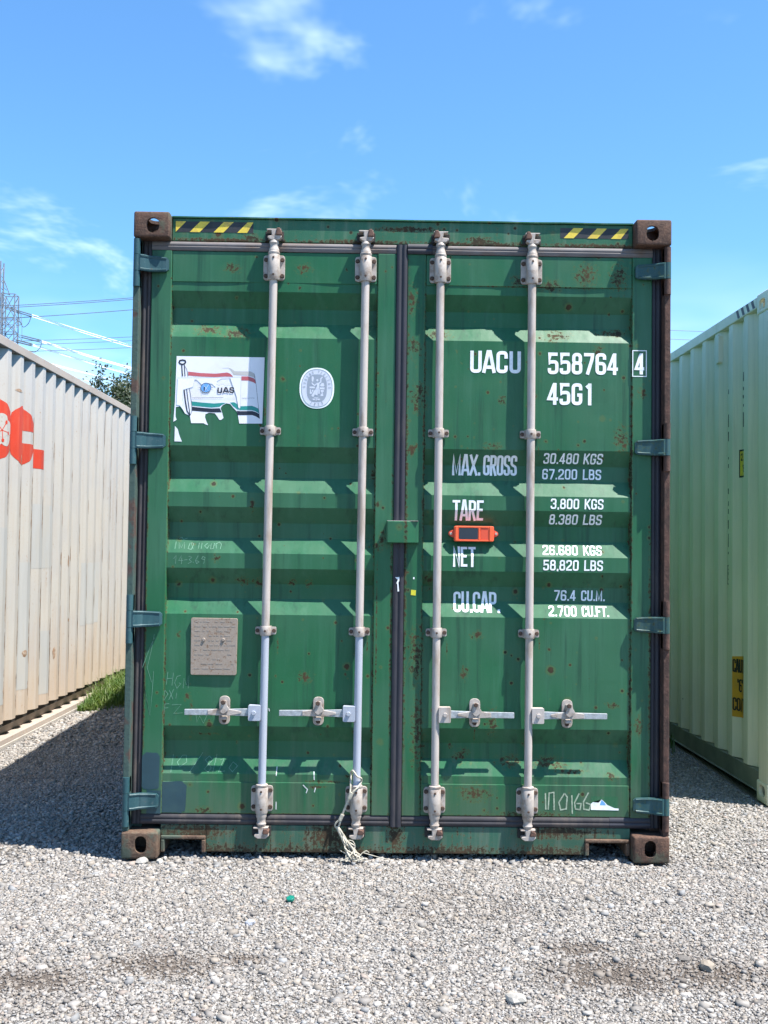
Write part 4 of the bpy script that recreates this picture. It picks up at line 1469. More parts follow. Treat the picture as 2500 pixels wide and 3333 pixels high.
for pts in ([(570, 915), (770, 915), (770, 990), (570, 990)], [(955, 945), (1145, 945), (1145, 1020), (955, 1020)], [(580, 1030), (625, 1030), (625, 1140), (660, 1140), (660, 1050), (720, 1040), (720, 1100), (690, 1110), (660, 1200), (580, 1205)],
            [(915, 1020), (965, 1020), (965, 1200), (905, 1200)], [(1000, 1050), (1110, 1040), (1120, 1110), (1070, 1140), (1110, 1290), (990, 1290), (1010, 1200), (1060, 1180), (1000, 1110)],
            [(750, 1345), (910, 1345), (910, 1372), (750, 1372)], [(680, 1395), (790, 1390), (780, 1450), (710, 1450)], [(870, 1390), (985, 1395), (960, 1450), (880, 1450)], [(812, 1376), (850, 1376), (850, 1470), (812, 1470)]):
    bdec('emblem_piece', pts, 'st_pale', 3)
ring = []


def ring_text(txt, a0, a1, rx, ry, hh, flip=False):
    n = len(txt)
    for i, c in enumerate(txt):
        if c == ' ':
            continue
        t = math.radians(a0 + (a1 - a0) * i / (n - 1))
        px, py = 850 + rx * math.cos(t), 975 - ry * math.sin(t)
        tx, ty = -rx * math.sin(t), ry * math.cos(t)                     # tangent (y up)
        tl_ = math.hypot(tx, ty)
        tx, ty = tx / tl_, ty / tl_
        if not flip:
            tx, ty = -tx, -ty
        ux, uy = -ty, tx
        for pts, cl in GLY.get(c, []):
            for qd in stroke(rounded(pts, GR, cl), 0.15, cl):
                ring.append(([bv(px + ((p[0] - 0.22) * tx + (p[1] - 0.5) * ux) * hh, py - ((p[0] - 0.22) * ty + (p[1] - 0.5) * uy) * hh) for p in qd], 0.0))


ring_text('BUREAU VERITAS', 176, 2, 490, 650, 105)
ring_text('1828', 245, 295, 500, 640, 110, True)
decal('lettering', ring, 'st_mid', BV, on_door, off=0.0024)

# ------------------------------------------------------------------ data plate
m = MB()
m.prism(rounded([(-0.934, 0.808), (-0.728, 0.808), (-0.726, 1.063), (-0.936, 1.064)], 0.008, True, 3), 0.056, 0.0665, 'y')
PLT = m.build('data_plate', 'plate', GC, bevel=0.0015)
PLT['label'] = 'rusted metal data plate riveted to the left door'
m = MB()
for k in range(11):
    z = 1.045 - k * 0.021
    x = -0.918
    while x < -0.75:
        w = random.uniform(0.006, 0.03)
        if random.random() < 0.7:
            m.box(x, x + w, 0.0554, 0.0561, z, z + 0.006)
        x += w + random.uniform(0.004, 0.012)
m.build('embossed_line', 'plate_letter', PLT)
for x in (-0.877, -0.789):
    m = MB()
    m.cyl((x, 0.0558, 0.967), (x, 0.051, 0.967), 0.008, 0.006, 10)
    m.build('rivet', 'plate_letter', PLT, smooth=30)

# ------------------------------------------------------------------ paint patches, scraps and scratches
decal('paint_patch', [([(p[0] + random.uniform(-.002, .002), p[1] + random.uniform(-.004, .004)) for p in rounded([(-1.1445, 0.292), (-1.064, 0.292), (-1.064, 0.459), (-1.1445, 0.459)], 0.03, True, 5)], 0)], 'patch', DL, on_face(YF), off=0.0010)
decal('paint_patch', [([(p[0] + random.uniform(-.002, .002), p[1] + random.uniform(-.004, .004)) for p in rounded([(-1.052, 0.189, 0), (-0.945, 0.189), (-0.941, 0.328), (-1.052, 0.328, 0)], 0.035, True, 5)], 0)], 'patch', DL, on_face(YM), off=0.0010)
decal('paint_patch', [P((-1.12, 0.187), (-1.057, 0.187), (-1.057, 0.29), (-1.12, 0.29))], 'patch', DL, on_face(YF), off=0.0010)


def scratches(name, lines, w, mat, parent, conv, off=0.0010):
    pl = []
    for L in lines:
        pl += [(k, 0) for k in stroke([conv(*p) for p in L], w)]
    return decal(name, pl, mat, parent, on_door, breaks_v=PZ, breaks_u=(-1.053,), off=off)


def cC(x, y):
    return (-1.028 + (x - 300) * 0.000841, 1.416 - (y - 590) * 0.000832 + (x - 300) * 0.000012)


def cE(x, y):
    return (-1.048 + (x - 262) * 0.000838, 0.819 - (y - 145) * 0.000826 + (x - 262) * 0.000012)


def cF(x, y):
    return (0.67 + (x - 820) * 0.000837, 0.298 - (y - 795) * 0.000822)


scratches('scratched_writing', [[(315, 600), (312, 640)], [(335, 640), (330, 605), (345, 635), (360, 605), (362, 640)], [(328, 585), (345, 578), (352, 590), (375, 582)], [(390, 610), (382, 640), (400, 645), (412, 612), (395, 608), (410, 642)],
                                [(440, 608), (438, 640)], [(455, 608), (453, 642)], [(485, 610), (470, 625), (485, 640), (495, 620)], [(505, 612), (503, 642), (518, 640), (522, 610)], [(535, 640), (530, 615), (548, 604), (560, 615), (556, 642)]], 0.0026, 'scratch', DL, cC)
scratches('scratched_writing', [[(308, 695), (322, 676), (318, 722)], [(350, 678), (335, 705), (360, 705)], [(352, 690), (350, 724)], [(365, 702), (382, 700)], [(388, 682), (405, 686), (392, 700), (405, 712), (385, 722)], [(440, 678), (425, 705), (432, 722), (445, 712), (430, 705)],
                                [(478, 690), (465, 682), (458, 696), (474, 700), (478, 685), (470, 722)], [(412, 712), (415, 716)]], 0.0026, 'scratch', DL, cC)
scratches('scratched_writing', [[(275, 145), (268, 215)], [(305, 150), (298, 220)], [(270, 182), (300, 180)], [(345, 165), (325, 170), (312, 205), (325, 235), (345, 210), (335, 205)], [(358, 235), (362, 180), (375, 215), (388, 165), (385, 235)],
                                [(260, 245), (255, 300)], [(260, 245), (278, 265), (256, 300)], [(285, 245), (305, 295)], [(308, 240), (282, 298)], [(325, 260), (320, 290)], [(262, 320), (258, 372)], [(262, 320), (285, 318)], [(262, 342), (280, 340)], [(300, 325), (350, 322), (310, 372), (358, 368)],
                                [(430, 380), (435, 420), (450, 385), (470, 425), (490, 380)]], 0.0024, 'scratch', DL, cE)
scratches('scratched_writing', [[(305, 600), (300, 690)], [(355, 605), (330, 640), (345, 665), (380, 640), (375, 605), (355, 605)], [(465, 590), (400, 690)], [(500, 610), (480, 630), (500, 650), (520, 630), (500, 610)], [(500, 650), (478, 675), (500, 690), (515, 670), (500, 650)],
                                [(540, 600), (525, 690)], [(560, 630), (580, 625), (570, 650), (555, 690), (590, 685)], [(630, 640), (610, 670), (630, 690), (655, 660), (630, 640)]], 0.0022, 'scratch', DL, cE)
scratches('scratched_arrow', [[(200, -60), (185, 30), (165, 120), (190, 200)], [(150, 215), (185, 380)], [(150, 215), (165, 290), (185, 380), (195, 250), (200, 140)], [(140, 120), (175, 20), (200, -40)]], 0.0020, 'scratch', DL, cE)
scratches('chalk_writing', [[(822, 800), (825, 890)], [(838, 890), (842, 800), (868, 795), (870, 892)], [(925, 800), (895, 850), (905, 890), (935, 885), (940, 820), (925, 800)], [(965, 810), (968, 912)], [(1005, 800), (980, 850), (985, 885), (1010, 888), (1015, 855), (990, 855)],
                            [(1055, 795), (1028, 845), (1030, 885), (1058, 890), (1068, 860), (1040, 850)]], 0.0062, 'chalk', DR, cF)
scratches('white_scuff', [[(820, 345), (824, 362)], [(868, 665), (866, 712)], [(868, 850), (868, 892)], [(1010, 760), (1035, 785), (1028, 805)], [(1078, 775), (1072, 800)], [(1068, 690), (1070, 735)]], 0.0042, 'whitemark', DL, cE)
# green ghost and leftover of a torn white label
decal('label_ghost', [P((0.878, 0.217), (1.001, 0.217), (1.000, 0.281), (0.878, 0.281))], 'green', DR, on_door, off=0.0006)
lbq = decal('torn_label', [P((0.878, 0.221), (1.003, 0.2195), (1.003, 0.228), (0.985, 0.229), (0.951, 0.244), (0.944, 0.252), (0.926, 0.268), (0.913, 0.254), (0.906, 0.254), (0.887, 0.256), (0.878, 0.248))], 'letter', DR, on_door, off=0.0012)
decal('label_print', [P((0.918, 0.243), (0.945, 0.243), (0.940, 0.253), (0.926, 0.266))], 'st_sky', DR, on_door, off=0.0017)
decal('yellow_scrap', [P((0.054, 1.178), (0.076, 1.176), (0.077, 1.200), (0.055, 1.202))], 'ylabel', DR, on_door, off=0.0012)
decal('white_scrap', [P((0.063, 1.250), (0.070, 1.250), (0.070, 1.259), (0.064, 1.259))], 'letter', DR, on_door, off=0.0012)
decal('white_tape_scrap', [P((-0.018, 1.258), (0.001, 1.259), (0.001, 1.243), (-0.003, 1.234), (0.001, 1.195), (-0.006, 1.193), (-0.008, 1.225), (-0.012, 1.232), (-0.006, 1.246))], 'letter', DL, on_face(0.050), off=0.0012)


# ------------------------------------------------------------------ orange tracker on the right door
TR = empty('tracker_unit', (0.337, 0.0, 1.459), 0, 'small orange plastic tracker unit with dark window on the right door', 'tracker')
Y0 = 0.090
m = MB()
m.prism(rounded([(-0.089, -0.035), (0.092, -0.035), (0.092, 0.035), (-0.089, 0.035)], 0.008, True, 3), Y0 - 0.026, Y0, 'y')
m.build('body', 'orange', TR, bevel=0.003)
for s in (-1, 1):
    m = MB()
    m.prism(rounded([(s * 0.088, -0.020), (s * 0.113, -0.007), (s * 0.113, 0.007), (s * 0.088, 0.020)], 0.006, True, 3), Y0 - 0.012, Y0 - 0.001, 'y')
    m.build('mounting_ear', 'orange_d', TR, bevel=0.002)
    m = MB()
    m.cyl((s * 0.103, Y0 - 0.0121, 0), (s * 0.103, Y0 - 0.0165, 0), 0.0062, 0.0052, 12)
    m.build('screw', 'fitting', TR, smooth=30)
    m = MB()
    m.box(min(s * 0.071, s * 0.084), max(s * 0.071, s * 0.084), Y0 - 0.0305, Y0 - 0.0255, -0.0335, 0.0335)
    m.build('end_rib', 'orange', TR, bevel=0.002)
m = MB()
m.prism(rounded([(-0.067, -0.025), (0.019, -0.025), (0.019, 0.026), (-0.067, 0.026)], 0.005, True, 3), Y0 - 0.0275, Y0 - 0.0255, 'y')
m.build('window', 'screen', TR)
for z0, z1 in ((0.0275, 0.0335), (-0.0335, -0.0275)):
    m = MB()
    m.box(-0.070, 0.068, Y0 - 0.029, Y0 - 0.0255, z0, z1)
    m.build('window_bezel', 'orange', TR, bevel=0.001)
m = MB()
m.box(0.032, 0.067, Y0 - 0.0270, Y0 - 0.0255, -0.026, 0.026)
m.build('label_field', 'orange_d', TR, bevel=0.0005)
m = MB()
m.box(0.022, 0.029, Y0 - 0.029, Y0 - 0.0255, -0.027, 0.027)
m.build('divider', 'orange', TR, bevel=0.001)
# two mounting feet reach back into the valley of the panel
for x in (-0.06, 0.06):
    m = MB()
    m.box(x - 0.012, x + 0.012, Y0, YB + 0.001, -0.02, 0.02)
    m.build('mounting_foot', 'interior', TR)


# ------------------------------------------------------------------ frayed cord
def smooth_path(pts, k=6):
    Pp = [Vector(p) for p in pts]
    out = []
    for i in range(len(Pp) - 1):
        p0, p1, p2, p3 = Pp[max(i - 1, 0)], Pp[i], Pp[i + 1], Pp[min(i + 2, len(Pp) - 1)]
        for j in range(k):
            t = j / k
            out.append(0.5 * ((2 * p1) + (-p0 + p2) * t + (2 * p0 - 5 * p1 + 4 * p2 - p3) * t * t + (-p0 + 3 * p1 - 3 * p2 + p3) * t ** 3))
    out.append(Pp[-1])
    return out


RP = empty('frayed_cord', (-0.19, 0.0, 0.0), 0, 'frayed off-white cord tied to a lock rod and trailing to the gravel', 'cord')
ox = 0.19
loop = [(-0.205, 0.034, 0.385), (-0.196, 0.012, 0.395), (-0.178, 0.008, 0.372), (-0.160, 0.014, 0.362), (-0.158, 0.03, 0.345), (-0.172, 0.004, 0.326), (-0.186, -0.002, 0.312), (-0.204, 0.0, 0.290), (-0.221, 0.004, 0.250), (-0.236, 0.008, 0.212), (-0.250, 0.012, 0.182),
        (-0.268, 0.016, 0.164), (-0.273, 0.018, 0.150), (-0.266, 0.016, 0.142), (-0.256, 0.012, 0.150), (-0.248, 0.008, 0.178), (-0.238, 0.006, 0.212), (-0.222, 0.002, 0.255), (-0.208, 0.004, 0.30), (-0.206, 0.02, 0.345), (-0.205, 0.034, 0.385)]
m = MB()
m.tube([(x + ox, y, z) for x, y, z in smooth_path(loop)], 0.0042, 7)
m.build('loop', 'rope', RP, smooth=60)
for x, y, z in ((-0.205, 0.0, 0.288), (-0.2455, 0.009, 0.190)):
    m = MB()
    m.cyl((x + ox + 0.006, y - 0.002, z + 0.013), (x + ox - 0.006, y - 0.002, z - 0.013), 0.009, 0.0085, 10)
    m.build('ferrule', 'rope', RP, smooth=40)
rr_ = random.Random(3)
for k in range(15):
    j = lambda s_: rr_.uniform(-s_, s_)
    pts = [(-0.262 + j(.006), 0.014 + j(.006), 0.148), (-0.245 + j(.010), 0.006 + j(.008), 0.118), (-0.225 + j(.014), 0.0 + j(.01), 0.085), (-0.205 + j(.022), -0.004 + j(.012), 0.055 + j(.01)), (-0.195 + j(.035), -0.012 + j(.02), 0.024 + j(.012)), (-0.19 + j(.06), -0.02 + j(.025), 0.008)]
    m = MB()
    m.tube([(x + ox, y, z) for x, y, z in smooth_path(pts, 4)], rr_.uniform(0.0016, 0.0038), 5)
    m.build('strand', 'rope', RP, smooth=60)
for pts in ([(-0.212, 0, 0.092), (-0.192, -0.004, 0.088), (-0.182, -0.006, 0.065), (-0.190, -0.004, 0.04), (-0.198, -0.003, 0.03)], [(-0.25, 0.0, 0.048), (-0.225, -0.01, 0.036), (-0.19, -0.016, 0.022), (-0.165, -0.02, 0.012)],
            [(-0.166, -0.018, 0.012), (-0.158, -0.01, 0.03), (-0.135, -0.004, 0.046), (-0.12, 0.0, 0.038)], [(-0.145, -0.01, 0.04), (-0.11, -0.01, 0.03), (-0.07, -0.02, 0.022), (-0.03, -0.025, 0.015)]):
    m = MB()
    m.tube([(x + ox, y, z) for x, y, z in smooth_path(pts, 5)], 0.0020, 5)
    m.build('strand', 'rope', RP, smooth=60)


# ------------------------------------------------------------------ neighbouring containers
def neighbour(name, loc, rz, label, side, pitch, phase, mats, near, castmat):
    """a 40 ft high-cube whose local x = 0 face (towards the gap) is seen; body extends to side*2.438; local y measured from `near`"""
    body, rail, botm = mats
    t = empty(name, loc, rz, label, 'container')
    Wd = 2.438
    s = side
    out, at, br = corrugated(near + 0.10, near + LEN - 0.10, 0, 1, pitch, 0.036, phase, s * 0.010, s)
    w = sheet(out, 0.165, 2.84, body, 'side_wall', t, -1 if s < 0 else 1)
    w['label'] = 'corrugated side wall facing the gap'
    out2, _, _ = corrugated(near + 0.10, near + LEN - 0.10, 0, 1, pitch, 0.036, phase, s * (Wd - 0.010), -s)
    sheet(out2, 0.165, 2.84, body, 'side_wall', t, 1 if s < 0 else -1)

    def bx(nm, x0, x1, y0, y1, z0, z1, mt, bev=0.004):
        m_ = MB()
        m_.box(min(s * x0, s * x1), max(s * x0, s * x1), y0, y1, z0, z1)
        return m_.build(nm, mt, t, bevel=bev)
    for x0, x1 in ((0.002, 0.06), (Wd - 0.06, Wd - 0.002)):
        bx('top_side_rail', x0, x1, near + 0.178, near + LEN - 0.178, 2.822, 2.886, rail)
    rec = 0.095 if s < 0 else 0.014
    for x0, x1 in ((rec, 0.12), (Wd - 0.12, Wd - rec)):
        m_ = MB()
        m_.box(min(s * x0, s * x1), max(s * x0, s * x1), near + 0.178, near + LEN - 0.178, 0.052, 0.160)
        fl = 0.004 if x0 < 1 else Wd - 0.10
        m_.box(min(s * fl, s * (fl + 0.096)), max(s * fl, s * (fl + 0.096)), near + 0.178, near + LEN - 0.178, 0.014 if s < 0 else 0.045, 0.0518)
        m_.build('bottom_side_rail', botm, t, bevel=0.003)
    for x0, x1 in ((0.0, 0.07), (Wd - 0.07, Wd)):
        for y0, y1 in ((near + 0.003, near + 0.15), (near + LEN - 0.15, near + LEN - 0.003)):
            bx('corner_post', x0 + 0.003, x1 - 0.003, y0, y1, 0.118, 2.778, body)
    bx('roof', 0.06, Wd - 0.06, near + 0.05, near + LEN - 0.05, 2.860, 2.880, body)
    bx('floor', 0.06, Wd - 0.06, near + 0.1, near + LEN - 0.1, 0.12, 0.16, 'interior')
    for yy in (near + 0.05, near + LEN - 0.12):
        bx('end_header', 0.07, Wd - 0.07, yy, yy + 0.07, 2.77, 2.88, body)
        bx('end_sill', 0.07, Wd - 0.07, yy, yy + 0.07, 0.02, 0.14, body)
    # end wall with leaves, ribs and rods
    bx('end_wall', 0.068, Wd - 0.068, near + LEN - 0.09, near + LEN - 0.06, 0.12, 2.79, body)
    for a, b in ((0.075, Wd / 2 - 0.01), (Wd / 2 + 0.01, Wd - 0.075)):
        m_ = MB()
        n_ = len(PROF)
        vv = [(s * x, near + p[1] + 0.01, p[0]) for p in [(0.14, YP)] + PROF + [(2.77, YP)] for x in (a, b)]
        m_.add(vv, [(2 * i, 2 * i + 1, 2 * i + 3, 2 * i + 2) for i in range(n_ + 1)])
        o_ = m_.build('door', body, t)
        md = o_.modifiers.new('thickness', 'SOLIDIFY')
        md.thickness = 0.003
        for rx in (0.30, 0.78):
            m_ = MB()
            xx = s * (a + rx)
            m_.tube([(xx, near + 0.034, 0.08), (xx, near + 0.034, 2.83)], 0.017, 12)
            m_.build('lock_rod', 'galv', o_, smooth=40)
            for z in (2.66, 1.9, 1.0, 0.26):
                m_ = MB()
                m_.box(xx - 0.045, xx + 0.045, near + 0.016, near + 0.0735, z - 0.03, z + 0.03)
                m_.build('rod_bracket', 'galv', o_, bevel=0.004)
    for z in (2.66, 1.86, 1.06, 0.25):
        for x in (0.02, Wd - 0.02):
            m_ = MB()
            m_.cyl((s * x, near + 0.001, z - 0.05), (s * x, near + 0.001, z + 0.05), 0.016, n=12)
            m_.box(min(s * x, s * (x + (0.14 if x < 1 else -0.14))), max(s * x, s * (x + (0.14 if x < 1 else -0.14))), near - 0.004, near + 0.012, z - 0.036, z + 0.036)
            m_.build('hinge', body, t, smooth=35)
    for fx, xo in ((1, 0.0), (-1, s * Wd)):
        for fy, yo in ((1, near), (-1, near + LEN)):
            sx = fx * s
            place_casting(CAST_T, sx, fy, 1, (xo, yo, 2.778), castmat, t)
            place_casting(CAST_B, sx, fy, -1, (xo, yo, 0.118), castmat, t)
    return t, at, br


# cream one on the left: its wall faces +x, so the body extends to -x
CL, at_l, br_l = neighbour('shipping_container', (-2.7430, 0.0, -0.040), -0.0136, 'weathered cream shipping container with a red logo on its long side', -1, 0.2711, 2.994, ('cream', 'cream_rail', 'cream_rail'), 1.05, 'cream_rail')
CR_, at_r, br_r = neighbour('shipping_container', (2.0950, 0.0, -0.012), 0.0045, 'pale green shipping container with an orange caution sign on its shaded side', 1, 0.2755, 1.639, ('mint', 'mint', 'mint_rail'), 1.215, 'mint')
# the strip of concrete on which the cream container stands
m = MB()
m.box(-2.45, 0.004, 1.1, 1.05 + LEN, -0.06, 0.0135)
m.build('footing_strip', 'footing', CL, bevel=0.004)


def wall_l(u, v, off):
    return (at_l(u) + off, u, v)


def wall_r(u, v, off):
    return (at_r(u) - off, u, v)


zo = 0.040


def ellipse(cx, cz, rx, rz, n=36, a0=0.0, a1=2 * math.pi):
    return [(cx + rx * math.cos(a0 + (a1 - a0) * i / n), cz + rz * math.sin(a0 + (a1 - a0) * i / n)) for i in range(n)]


LG = empty('red_logo', parent=CL)
LG['label'] = 'large red block letters with a blossom in the round one'
cz = 2.200 + zo


def ldec(name, pts, mat, off):
    return decal(name, [(pts, 0)], mat, LG, wall_l, breaks_u=br_l, off=off)


ldec('round_letter', ellipse(2.12, cz, 0.25, 0.225), 'red_logo', 0.0012)
ldec('letter_counter', ellipse(2.12, cz, 0.10, 0.10, 20), 'cream', 0.0018)
ldec('round_letter', ellipse(2.77, cz, 0.285, 0.225), 'red_logo', 0.0012)
# blossom
for k in range(5):
    a = math.radians(90 + 72 * k)
    ldec('petal', ellipse(2.885 + 0.066 * math.cos(a), cz - 0.005 + 0.066 * math.sin(a), 0.056, 0.056, 16), 'cream', 0.0018 + 0.0002 * k)
ldec('petal', ellipse(2.885, cz - 0.005, 0.05, 0.05, 14), 'cream', 0.003)
for k in range(5):
    a = math.radians(60 + 72 * k)
    q = [(2.885, cz - 0.005), (2.885 + 0.07 * math.cos(a), cz - 0.005 + 0.07 * math.sin(a))]
    decal('stamen', [(z_, 0) for z_ in stroke(q, 0.006)], 'red_logo', LG, wall_l, breaks_u=br_l, off=0.0034)
    ldec('stamen_tip', ellipse(q[1][0], q[1][1], 0.012, 0.014, 10), 'red_logo', 0.0036)
# C: thick ring open to the right
tri = []
for i in range(32):
    t0, t1 = [math.radians(12.2 + 335.6 * k / 32) for k in (i, i + 1)]
    q = [(3.31 + 0.25 * math.cos(t), cz + 0.222 * math.sin(t)) for t in (t0, t1)]
    tri.append((q + [(3.35, cz + 0.047 if i < 16 else cz - 0.047)], 0))
tri.append(([(3.06, cz), (3.35, cz - 0.047), (3.35, cz + 0.047)], 0))
decal('open_letter', tri, 'red_logo', LG, wall_l, breaks_u=br_l, off=0.0012)
ldec('foot_letter', [(3.565, cz - 0.215), (3.80, cz - 0.215), (3.80, cz - 0.065), (3.605, cz - 0.065), (3.605, cz + 0.22), (3.565, cz + 0.22)], 'red_logo', 0.0012)

# scraped rib edges, peeled spots and repainted squares on the cream wall
WR = empty('wall_wear', parent=CL)
r5 = random.Random(12)
for k in range(15):
    e = 2.994 + 0.2711 * k
    for _ in range(11):
        z0 = r5.choice((r5.uniform(0.2, 1.0), r5.uniform(0.2, 2.5)))
        ln = r5.uniform(0.05, 0.35)
        w = r5.uniform(0.006, 0.022)
        pts, back = [], []
        for i in range(7):
            z = z0 + ln * i / 6
            ww = w * r5.uniform(0.2, 1.0) * math.sin(math.pi * (i + 0.5) / 7)
            pts.append((e - r5.uniform(0.0, 0.003), z))
            back.append((e - 0.004 - ww, z))
        decal('scrape', [(pts + back[::-1], 0)], 'cream_rust', WR, wall_l, breaks_u=br_l, off=0.0014)
for (y, z, a, b) in ((4.33, 1.32, 0.012, 0.07), (4.56, 1.30, 0.02, 0.06), (4.62, 1.33, 0.03, 0.03), (5.7, 1.36, 0.012, 0.08), (4.25, 0.55, 0.02, 0.05), (3.46, 0.62, 0.04, 0.03), (4.6, 0.80, 0.02, 0.02), (3.2, 2.56, 0.05, 0.015)):
    pts = [(y + a * math.cos(t) * r5.uniform(0.5, 1.1), z + b * math.sin(t) * r5.uniform(0.6, 1.1)) for t in [2 * math.pi * i / 12 for i in range(12)]]
    decal('peeled_spot', [(pts, 0)], 'cream_rust', WR, wall_l, breaks_u=br_l, off=0.0016)
for (y0, y1, z0, z1) in ((3.62, 4.06, 1.25, 1.75), (2.4, 2.99, 0.3, 1.55), (5.05, 5.62, 0.72, 1.28), (3.3, 3.53, 0.35, 1.3), (3.85, 4.06, 0.25, 0.75)):
    decal('repainted_square', [P((y0, z0), (y1, z0), (y1, z1), (y0, z1))], 'cream_patch', WR, wall_l, breaks_u=br_l, off=0.0009)

# signs on the pale green container
zo2 = 0.012


def sgn(name, polys, mat, parent, off):
    return decal(name, polys, mat, parent, wall_r, breaks_u=br_r, off=off)


SG = empty('caution_sign', parent=CR_)
SG['label'] = 'orange caution sign with black lettering'
sgn('sign_field', [P((1.843, 0.395 + zo2), (1.690, 0.40 + zo2), (1.690, 0.775 + zo2), (1.843, 0.760 + zo2))], 'sign_or', SG, 0.0012)


def rtext(txt, u0, v0, width, height, sw, parent, mat, off):
    # reads towards smaller y
    pl = [([(2 * u0 - p[0], p[1]) for p in quad], ex) for quad, ex in text_polys(txt, u0, v0, width, height, sw)]
    return sgn('lettering', pl, mat, parent, off)


rtext('CAUTION', 1.838, 0.665 + zo2, 0.146, 0.082, 0.13, SG, 'sign_blk', 0.0020)
rtext('9\'6"', 1.834, 0.548 + zo2, 0.085, 0.080, 0.13, SG, 'sign_blk', 0.0020)
rtext('CONT', 1.838, 0.432 + zo2, 0.112, 0.082, 0.13, SG, 'sign_blk', 0.0020)
HM = empty('height_mark', parent=CR_)
sgn('mark_field', [P((1.795, 1.853 + zo2), (1.69, 1.853 + zo2), (1.69, 2.024 + zo2), (1.795, 2.024 + zo2))], 'sign_blk', HM, 0.0012)
sgn('mark_centre', [P((1.787, 1.864 + zo2), (1.698, 1.864 + zo2), (1.698, 2.013 + zo2), (1.787, 2.013 + zo2))], 'yellow', HM, 0.0018)
rtext('2.9', 1.783, 1.955 + zo2, 0.07, 0.045, 0.16, HM, 'sign_blk', 0.0024)
rtext("9'6\"", 1.783, 1.885 + zo2, 0.07, 0.045, 0.16, HM, 'sign_blk', 0.0024)
# edges of the black upright figures that show past the ribs
FR = empty('upright_marking', parent=CR_)
for u, rows in ((2.034, [(2.43, 2.40), (2.27, 2.19), (2.16, 2.10), (2.00, 1.985), (1.955, 1.93), (1.80, 1.765), (1.72, 1.69), (1.67, 1.64), (1.60, 1.545), (1.515, 1.43), (1.40, 1.385)]), (1.757, [(2.495, 2.44), (2.405, 2.385), (2.355, 2.335), (2.30, 2.285), (2.25, 2.16)])):
    for i, (z1, z0) in enumerate(rows):
        sgn('character_edge', [P((u, z0 + zo2), (u - 0.022, z0 + zo2), (u - 0.022, z1 + zo2), (u + 0.004 * ((i % 3) - 1), z1 + zo2))], 'sign_blk', FR, 0.0014)
sgn('check_digit_frame', [(q, 0) for q in stroke([(2.040, 1.197 + zo2), (1.99, 1.197 + zo2), (1.99, 1.312 + zo2), (2.040, 1.312 + zo2)], 0.006, True)], 'sign_blk', FR, 0.0014)
sgn('character_edge', [(q, 0) for q in stroke([(2.03, 1.23 + zo2), (2.01, 1.22 + zo2), (2.012, 1.25 + zo2), (2.03, 1.262 + zo2), (2.012, 1.28 + zo2), (2.028, 1.292 + zo2)], 0.007)], 'sign_blk', FR, 0.0014)
# ventilator
m = MB()
m.prism(rounded([(2.085, 2.62), (2.150, 2.62), (2.165, 2.80), (2.085, 2.80)], 0.012, True, 3), -0.003, 0.030, 'x')
m.build('ventilator', 'mint', CR_, bevel=0.004)
# hazard stripes on its top rail
HT = decal('hazard_tape', [P((1.40, 2.828), (1.76, 2.828), (1.76, 2.882), (1.40, 2.882))], 'mint', CR_, lambda u, v, off: (0.002 - off, u, v), off=0.0008)
for k in range(4):
    u = 1.42 + k * 0.088
    decal('stripe', [P((u, 2.829), (u + 0.04, 2.829), (u + 0.075, 2.881), (u + 0.035, 2.881))], 'black', HT, lambda u_, v_, off: (0.002 - off, u_, v_), off=0.0014)


# ------------------------------------------------------------------ grass and weeds
def blades(name, mat, n, region, hmin, hmax, label, seed):
    r_ = random.Random(seed)
    m_ = MB()
    for _ in range(n):
        x, y, k = region(r_)
        z = gh(x, y) - 0.01
        h = r_.uniform(hmin, hmax) * k
        a = r_.uniform(0, 2 * math.pi)
        w = r_.uniform(0.003, 0.006)
        l1, l2 = r_.uniform(0.0, 0.3) * h, r_.uniform(0.2, 0.85) * h
        dx, dy = math.cos(a), math.sin(a)
        px, py = -dy * w, dx * w
        p = [(x, y, z), (x + dx * l1, y + dy * l1, z + h * 0.6), (x + dx * l2, y + dy * l2, z + h * r_.uniform(0.75, 1.0))]
        m_.add([(p[0][0] - px, p[0][1] - py, p[0][2]), (p[0][0] + px, p[0][1] + py, p[0][2]), (p[1][0] + px * .8, p[1][1] + py * .8, p[1][2]), (p[1][0] - px * .8, p[1][1] - py * .8, p[1][2]), p[2]],
               [(0, 1, 2, 3), (3, 2, 4)])
    return tag(m_.build(name, mat, fix=False), label, 'grass', kind='stuff')


def reg_l(r_):
    y = r_.uniform(4.7, 8.6)
    x = -2.63 + abs(r_.gauss(0, 0.26)) * min(1.0, (y - 4.5) / 0.9)
    k = min(1.0, 0.35 + (y - 4.7) * 0.9)
    return x, y, k


blades('grass', 'grass', 5200, reg_l, 0.10, 0.27, 'bright green grass growing along the foot of the cream container', 5)


def reg_r(r_):
    return 1.86 + r_.gauss(0, 0.08), 2.95 + r_.gauss(0, 0.15), 1.0


blades('weed', 'weed', 140, reg_r, 0.07, 0.22, 'dark weeds in the shade beside the pale green container', 6)


